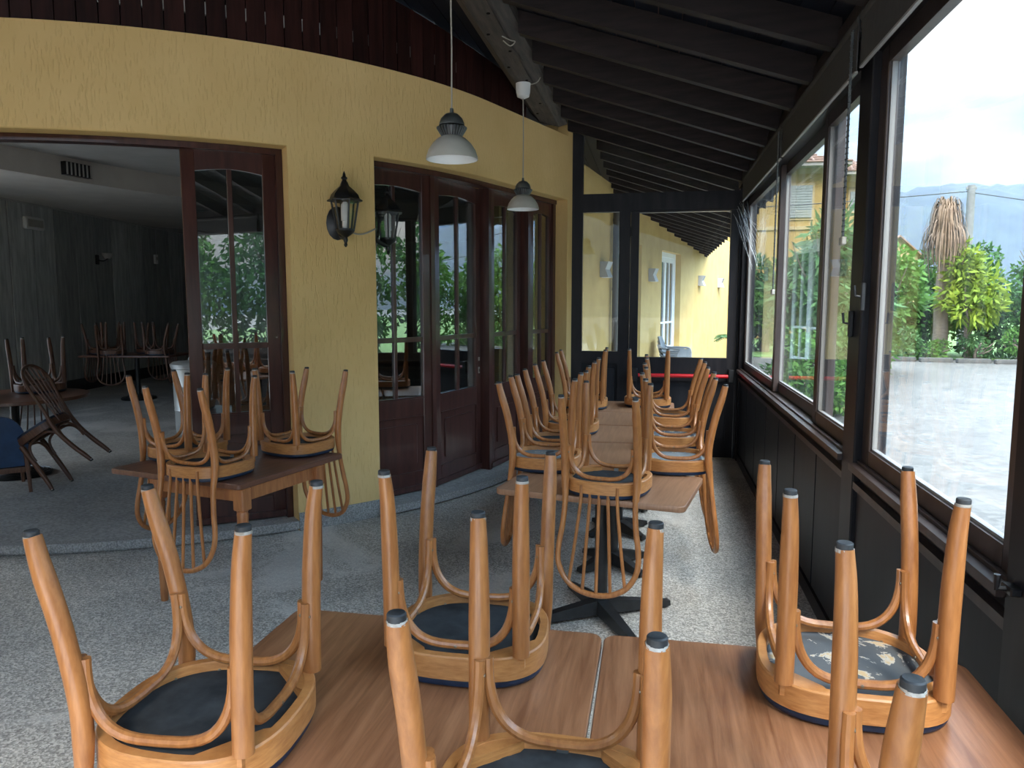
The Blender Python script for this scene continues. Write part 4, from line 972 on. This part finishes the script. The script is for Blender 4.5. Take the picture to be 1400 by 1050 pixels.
# ================================================================== FORECOURT AND BEYOND
m = MB(); m.box((-60, -70, -0.35), (160, 130, -0.10)); struct(m.build('ground', 'gravel_lot', smooth=False), 'pale worn gravel and asphalt forecourt')
m = MB(); m.box((-30, 25.4, -0.2), (60, 140, -0.085)); m.box((17.5, -30, -0.2), (80, 25.3, -0.085)); struct(m.build('ground_planting', 'grass', smooth=False), 'green planted ground under the hedge')
def foliage(name, blobs, n, size, mt, par, seed, narrow=0.45, droop=0.3):
    rg = np.random.default_rng(seed)
    B = np.array([b[:3] for b in blobs], float); S = np.array([b[3:6] for b in blobs], float)
    vol = (S[:,0]*S[:,1]*S[:,2])**(2/3); k = rg.choice(len(B), n, p=vol/vol.sum())
    d = rg.normal(size=(n,3)); d /= np.linalg.norm(d, axis=1)[:,None]
    r = rg.uniform(0.55, 1.08, n)**0.6
    c = B[k] + d*S[k]*r[:,None]
    a = d*0.7 + rg.normal(size=(n,3))*0.6; a[:,2] -= droop; a /= np.linalg.norm(a, axis=1)[:,None]
    w = np.cross(a, rg.normal(size=(n,3))); w /= np.linalg.norm(w, axis=1)[:,None]
    ln = size*rg.uniform(0.6, 1.4, n)[:,None]
    p0 = c; p1 = c + a*ln*0.5 + w*ln*narrow*0.5; p2 = c + a*ln; p3 = c + a*ln*0.5 - w*ln*narrow*0.5
    V = np.stack([p0,p1,p2,p3], 1).reshape(-1,3).astype(np.float32)
    me = bpy.data.meshes.new(name); me.vertices.add(len(V)); me.vertices.foreach_set('co', V.ravel())
    me.loops.add(4*n); me.loops.foreach_set('vertex_index', np.arange(4*n, dtype=np.int32))
    me.polygons.add(n); me.polygons.foreach_set('loop_start', np.arange(0, 4*n, 4, dtype=np.int32))
    me.update(calc_edges=True); me.validate(); me.materials.append(M[mt])
    o = link(name, me, par); o['kind'] = 'stuff'; return o
rt = random.Random(11)
def tree(label, x, y, h, w, mt, n=2600, leaf=0.20, group=None, name='tree', nb=9, low=0.12, narrow=0.45, seed=0):
    t = thing(name, label, 'tree' if 'tree' in name else 'shrub', (x, y, -0.10), 0, group)
    m = MB(); m.tube(cat([(0,0,0),(rt.uniform(-.1,.1),rt.uniform(-.1,.1),h*0.35),(rt.uniform(-.2,.2),rt.uniform(-.2,.2),h*0.75)], 5), [0.05*w+0.02, 0.015*w+0.01], 8); tr_ = m.build('trunk', 'bark', t)
    for i in range(4):
        a = rt.uniform(0, 2*PI); z0 = h*rt.uniform(0.2,0.5); m = MB(); m.tube([(0,0,z0), (w*0.28*math.cos(a), w*0.28*math.sin(a), z0+h*0.2), (w*0.4*math.cos(a), w*0.4*math.sin(a), z0+h*0.38)], [0.03,0.02,0.008], 6); m.build('branch', 'bark', t)
    blobs = []
    for i in range(nb):
        q = low + (0.92-low)*(i+0.5)/nb; rr = w/2*(1 - 0.55*abs(q-0.45)/0.55); a = rt.uniform(0, 2*PI)
        blobs.append((rr*0.5*math.cos(a), rr*0.5*math.sin(a), h*q, rr*rt.uniform(.55,.85), rr*rt.uniform(.55,.85), h*rt.uniform(.09,.15)+0.1))
    foliage('foliage', blobs, n, leaf, mt, t, seed or rt.randrange(9999), narrow)
    return t
# hedge line: trees in view behind the lot, then curving round along the lot's edge
GH = 'dense hedge trees beyond the forecourt'
hedge = [(0.2,27.2),(2.0,27.6),(3.9,28.0),(5.7,28.4),(7.4,28.0),(9.0,27.4),(10.7,26.8),(12.4,26.0),(14.0,24.8),(15.6,23.4)]
for i, (x, y) in enumerate(hedge):
    tree('dense green hedge tree on the far edge of the forecourt', x, y, rt.uniform(3.3,4.1), rt.uniform(2.6,3.3), ('leaf_dark','leaf_mid')[i % 2], 4200, 0.20, GH, name='hedge_tree')
GS = 'tall green trees along the open side of the forecourt'
side = [(17.0,20.5),(17.6,17.6),(17.6,14.6),(17.2,11.6),(16.6,8.6),(16.0,5.6),(15.4,2.6),(14.8,-0.4),(14.0,-3.4),(13.0,-6.2),(11.6,-8.8),(9.8,-11.2)]
for i, (x, y) in enumerate(side):
    tree('tall leafy green tree along the open side of the forecourt', x, y, rt.uniform(5.6,7.0), rt.uniform(3.4,4.2), ('leaf_mid','leaf_dark','leaf_mid')[i % 3], 4200, 0.26, GS, name='boundary_tree', nb=12, low=0.06)
# shrubs and trees in front of the yellow house
tree('lime yellow sumac tree beside the dead palm', 9.45, 25.0, 3.45, 1.7, 'leaf_lime', 1500, 0.30, name='sumac_tree', low=0.45, narrow=0.30)
tree('feathery green tree in front of the yellow house wall', 4.1, 19.2, 3.9, 2.6, 'leaf_fern', 3000, 0.34, name='feathery_tree', low=0.35, narrow=0.22)
tree('bushy green tree hiding the foot of the yellow house', 5.6, 20.6, 3.1, 2.4, 'leaf_mid', 3800, 0.2, name='garden_tree')
GB = 'low shrubs near the sliding windows'
for (x, y, h, w) in ((2.35,11.9,0.75,1.1),(3.0,12.9,0.8,1.2),(2.75,14.6,1.2,1.3),(3.6,15.4,1.5,1.6)):
    tree('low green shrub on the forecourt edge below the sliding windows', x, y, h, w, 'leaf_mid', 1300, 0.13, GB, name='shrub', nb=5)
GG = 'ground cover tufts along the hedge foot'
for i in range(9):
    x = 5.6 + i*1.0; y = 25.6 - i*0.22
    tree('low weedy tuft at the foot of the hedge', x, y, 0.55+0.2*(i % 3), 1.1, ('leaf_fern','leaf_mid')[i % 2], 700, 0.14, GG, name='weed_tuft', nb=4)
m = MB()
for i in range(10): m.bbox((5.0+i*0.95, 24.75-i*0.2, -0.10), (5.9+i*0.95, 24.95-i*0.2, 0.03), 0.02)
tag(m.build('kerb_line', 'kerb_dark'), 'low kerb between the lot and the hedge', 'kerb', kind='stuff')
# frond plant on the porch
t = thing('porch_plant', 'small plant with arching green fronds at the porch end', 'plant', (1.42, 13.2, 0)); t.scale = (0.72, 0.72, 0.82)
for i in range(7):
    a = R(150 + i*22); m = MB(); p = cat([(0,0,0.9),(0.25*math.cos(a),0.12*math.sin(a),1.35),(0.55*math.cos(a),0.3*math.sin(a),1.38-0.05*(i%3))], 8); m.tube(p, 0.006, 5)
    for j, q in enumerate(p[4:]):
        for s_ in (-1, 1):
            d = Vector((-math.sin(a)*s_, math.cos(a)*s_, -0.35)).normalized()*0.13; w = Vector((math.cos(a), math.sin(a), 0))*0.018
            m.add([q-w, q+d*0.5-w*1.3, q+d, q+d*0.5+w*1.3], [(0,1,2,3)])
    m.build('frond', 'leaf_fern', t, smooth=False)
m = MB(); m.tube([(0,0,0.25),(0,0,0.92)], 0.02, 8); m.build('stem', 'bark', t)
m = MB(); m.lathe([(0.13,0.0),(0.18,0.28),(0.195,0.28),(0.195,0.31),(0.165,0.31)], 20); m.build('pot', 'roof_tile', t)
# dead palm
t = thing('dead_palm', 'dead palm with a hanging skirt of brown fronds', 'palm', (8.75, 25.4, -0.10))
m = MB(); m.tube(cat([(0,0,0),(0.03,0,0.8),(0.0,0.02,1.8),(0.03,0,3.9)], 6), [0.24,0.17], 14); m.build('trunk', 'bark', t)
for i in range(420):
    a = rt.uniform(0, 2*PI); r0 = rt.uniform(0.05,0.2); z = rt.uniform(3.75,4.95); r1 = rt.uniform(0.45,0.72)*(1.0 - 0.42*max(0, (z-4.0)/1.0)); l = rt.uniform(0.6,1.35)
    c, s_ = math.cos(a), math.sin(a); P = cat([(r0*c, r0*s_, z-0.15), (r1*0.75*c, r1*0.75*s_, z+0.05), (r1*c, r1*s_, z-l*0.45), (r1*0.85*c, r1*0.85*s_, z-l)], 3)
    m = MB() if i % 20 == 0 else m
    w = Vector((-s_, c, 0))*rt.uniform(0.015,0.03)
    v = []
    for k, q in enumerate(P): kk = 1 - 0.75*k/len(P); v += [q - w*kk, q + w*kk]
    m.add(v, [(2*k, 2*k+1, 2*k+3, 2*k+2) for k in range(len(P)-1)])
    if i % 20 == 19: tag(m.build('frond_bunch', 'dead_frond', t, smooth=False), kind='stuff')
# concrete pole with wires
t = thing('utility_pole', 'grey concrete utility pole behind the dead palm', 'pole', (11.1, 30.0, -0.1))
m = MB(); m.tube([(0,0,0),(0,0,5.95)], [0.17,0.13], 14); m.build('shaft', 'pole_grey', t)
m = MB(); m.bbox((-0.18,-0.03,5.8), (0.18,0.03,5.9), 0.01); m.build('crossbar', 'pole_grey', t)
for k, (p, q) in enumerate((((11.1,30.0,5.65), (-6,31,5.5)), ((11.1,30.0,5.6), (20,22,2.9)))):
    a = Vector(p); b = Vector(q); m = MB(); m.tube([a + (b-a)*i/12 - Vector((0,0,0.5*math.sin(PI*i/12)))*(0.6 if k == 0 else 0.3) for i in range(13)], 0.018, 5)
    tag(m.build('power_wire', 'lantern_black'), ('overhead wire running from the pole towards the yellow house', 'overhead wire sloping down from the pole over the hedge')[k], 'wire')
# yellow house
def house():
    t = thing('yellow_house', 'yellow two-storey house with tiled hip roof and balconies', 'house', (0,0,-0.1))
    def hb(name, lo, hi, mt, par=t, c=0.0):
        m = MB(); m.box(lo, hi); return m.build(name, mt, par, smooth=False)
    hb('main_wall', (1.5,38.0,0), (8.0,46.0,7.8), 'house_yellow'); hb('wing_wall', (8.0,40.2,0), (10.3,48.0,7.7), 'house_yellow')
    def hip(x0, x1, y0, y1, z, h):
        e = 0.75; m = MB(); a = [(x0-e,y0-e,z),(x1+e,y0-e,z),(x1+e,y1+e,z),(x0-e,y1+e,z)]; k = min(x1-x0, y1-y0)/2+e
        r = [((x0+x1)/2,y0-e+k,z+h),((x0+x1)/2,y1+e-k,z+h)] if (y1-y0) > (x1-x0) else [(x0-e+k,(y0+y1)/2,z+h),(x1+e-k,(y0+y1)/2,z+h)]
        P = a + r
        f = [(0,1,4),(1,2,5,4),(2,3,5),(3,0,4,5)] if (y1-y0) > (x1-x0) else [(0,1,5,4),(1,2,5),(2,3,4,5),(3,0,4)]
        m.add(P, f + [(3,2,1,0)]); rf = m.build('roof', 'roof_tile', t, smooth=False)
        # courses of tiles on the front and right planes
        for j in range(9):
            q = j/9; yy = y0-e + k*q*0.98; zz = z + h*q*0.98 + 0.02; xa = x0-e + k*q*0.98; xb = x1+e - k*q*0.98
            mm = MB(); mm.tube([(xa,yy,zz),(xb,yy,zz)], 0.05, 6); mm.build('tile_course', 'roof_tile', rf)
        n = 12
        for j in range(n):
            xa = x0-e + (x1-x0+2*e)*(j+0.5)/n; top = min(1, min(xa-(x0-e), (x1+e)-xa)/k); mm = MB()
            mm.tube([(xa,y0-e,z+0.04),(xa,y0-e+k*top*0.97,z+h*top*0.97+0.04)], 0.055, 6); mm.build('tile_row', 'roof_tile', rf)
        m = MB(); m.box((x0-e,y0-e,z-0.16), (x1+e,y1+e,z-0.001)); m.build('eave', 'soffit', t, smooth=False)
        m = MB(); m.box((x0-0.12,y0-0.12,z-0.42), (x1+0.12,y1+0.12,z-0.16)); m.build('cornice', 'house_trim', t, smooth=False)
    hip(1.5, 8.0, 38.0, 46.0, 8.2, 1.6); hip(8.0, 10.3, 40.2, 48.0, 8.1, 0.9)
    def win(x0, x1, z0, z1, y, mt='shutter'):
        w = hb('window', (x0-0.10,y-0.05,z0-0.10), (x1+0.10,y-0.001,z1+0.10), 'house_trim'); hb('shutter', (x0,y-0.09,z0), (x1,y-0.05,z1), mt, w)
        for k in range(int((z1-z0)/0.12)): hb('slat', (x0+0.02,y-0.105,z0+0.02+k*0.12), (x1-0.02,y-0.0905,z0+0.10+k*0.12), mt, w)
    win(5.9, 7.2, 5.75, 7.25, 38.0); win(3.0, 4.3, 5.75, 7.25, 38.0); win(8.45, 8.75, 6.1, 7.2, 40.2, 'beam_dark'); win(9.4, 10.1, 5.7, 7.2, 40.2); win(5.9, 7.2, 1.9, 3.4, 38.0); win(8.5, 9.4, 1.6, 3.0, 40.2)
    hb('string_course', (1.45,37.93,5.2), (8.05,38.0,5.36), 'house_trim')
    for x0, x1, y, z in ((8.3,9.9,40.2,5.35), (8.2,9.7,40.2,2.6)):
        b = hb('balcony', (x0,y-1.1,z-0.15), (x1,y,z), 'house_trim'); hb('balcony_wall', (x0,y-1.1,z), (x1,y-1.0,z+0.7), 'house_yellow', b); hb('balcony_wall', (x0,y-1.0,z), (x0+0.1,y,z+0.7), 'house_yellow', b); hb('balcony_cap', (x0-0.05,y-1.15,z+0.7), (x1+0.05,y-0.95,z+0.78), 'house_trim', b)
    return t
house()
t = thing('distant_house', 'small pale gabled house beyond the hedge', 'house', (15.2, 52.0, -0.1))
m = MB(); m.add([(-1.2,0,0),(1.2,0,0),(1.2,6,0),(-1.2,6,0),(-1.2,0,4.8),(1.2,0,4.8),(1.2,6,4.8),(-1.2,6,4.8),(0,0,5.9),(0,6,5.9)], [(0,1,5,8,4),(3,7,9,6,2),(0,4,7,3),(1,2,6,5),(0,3,2,1)]); m.build('house_wall', 'house_trim', t, smooth=False)
m = MB()
for s_ in (-1, 1): m.add([(0,-0.3,6.0),(0,6.3,6.0),(s_*1.5,6.3,4.62),(s_*1.5,-0.3,4.62),(0,-0.3,5.9),(0,6.3,5.9),(s_*1.5,6.3,4.52),(s_*1.5,-0.3,4.52)], [(0,1,2,3),(7,6,5,4),(0,4,5,1),(2,6,7,3),(0,3,7,4),(1,5,6,2)])
m.build('roof', 'roof_tile', t, smooth=False)
# wooded hill
m = MB(); nx_, ny_ = 120, 24; v = []
rh = np.random.default_rng(2); ph = rh.uniform(0, 6.28, 12)
for j in range(ny_+1):
    for i in range(nx_+1):
        x = -500 + 1500*i/nx_; y = 560 + 260*j/ny_ + 0.0*x
        prof = 108 + 10*math.sin(x*0.006+ph[0]) + 7*math.sin(x*0.017+ph[1]) + 2.6*math.sin(x*0.06+ph[2]) + 1.2*math.sin(x*0.19+ph[3])
        prof *= 1.0 if x > 60 else max(0.72, 1 - (60-x)*0.0012)
        q = j/ny_; z = prof*(math.sin(PI/2*min(1, q*1.25))**0.9) + 2.0*math.sin(x*0.11+j*1.7) + 1.4*math.sin(x*0.31+j*2.9)
        v.append((x, y, z - 3))
m.add(v, [(j*(nx_+1)+i, j*(nx_+1)+i+1, (j+1)*(nx_+1)+i+1, (j+1)*(nx_+1)+i) for j in range(ny_) for i in range(nx_)])
tag(m.build('wooded_hill', 'forest', ang=80), 'long blue-green wooded hill on the horizon', 'hill')
# real aerial haze between the village and the hill
hz = bpy.data.materials.new('haze'); hz.use_nodes = True; t_ = hz.node_tree; t_.nodes.clear()
vsn = N(t_, 'ShaderNodeVolumeScatter', Density=0.00032); vsn.inputs['Color'].default_value = (0.42, 0.56, 1.0, 1); vo_ = N(t_, 'ShaderNodeOutputMaterial'); L(t_, vsn.outputs[0], vo_.inputs['Volume'])
m = MB(); m.box((-400, 150, -2), (900, 555, 170)); hzo = m.build('haze', hz, smooth=False)
tag(hzo, 'blue aerial haze in front of the wooded hill', 'haze', kind='stuff')
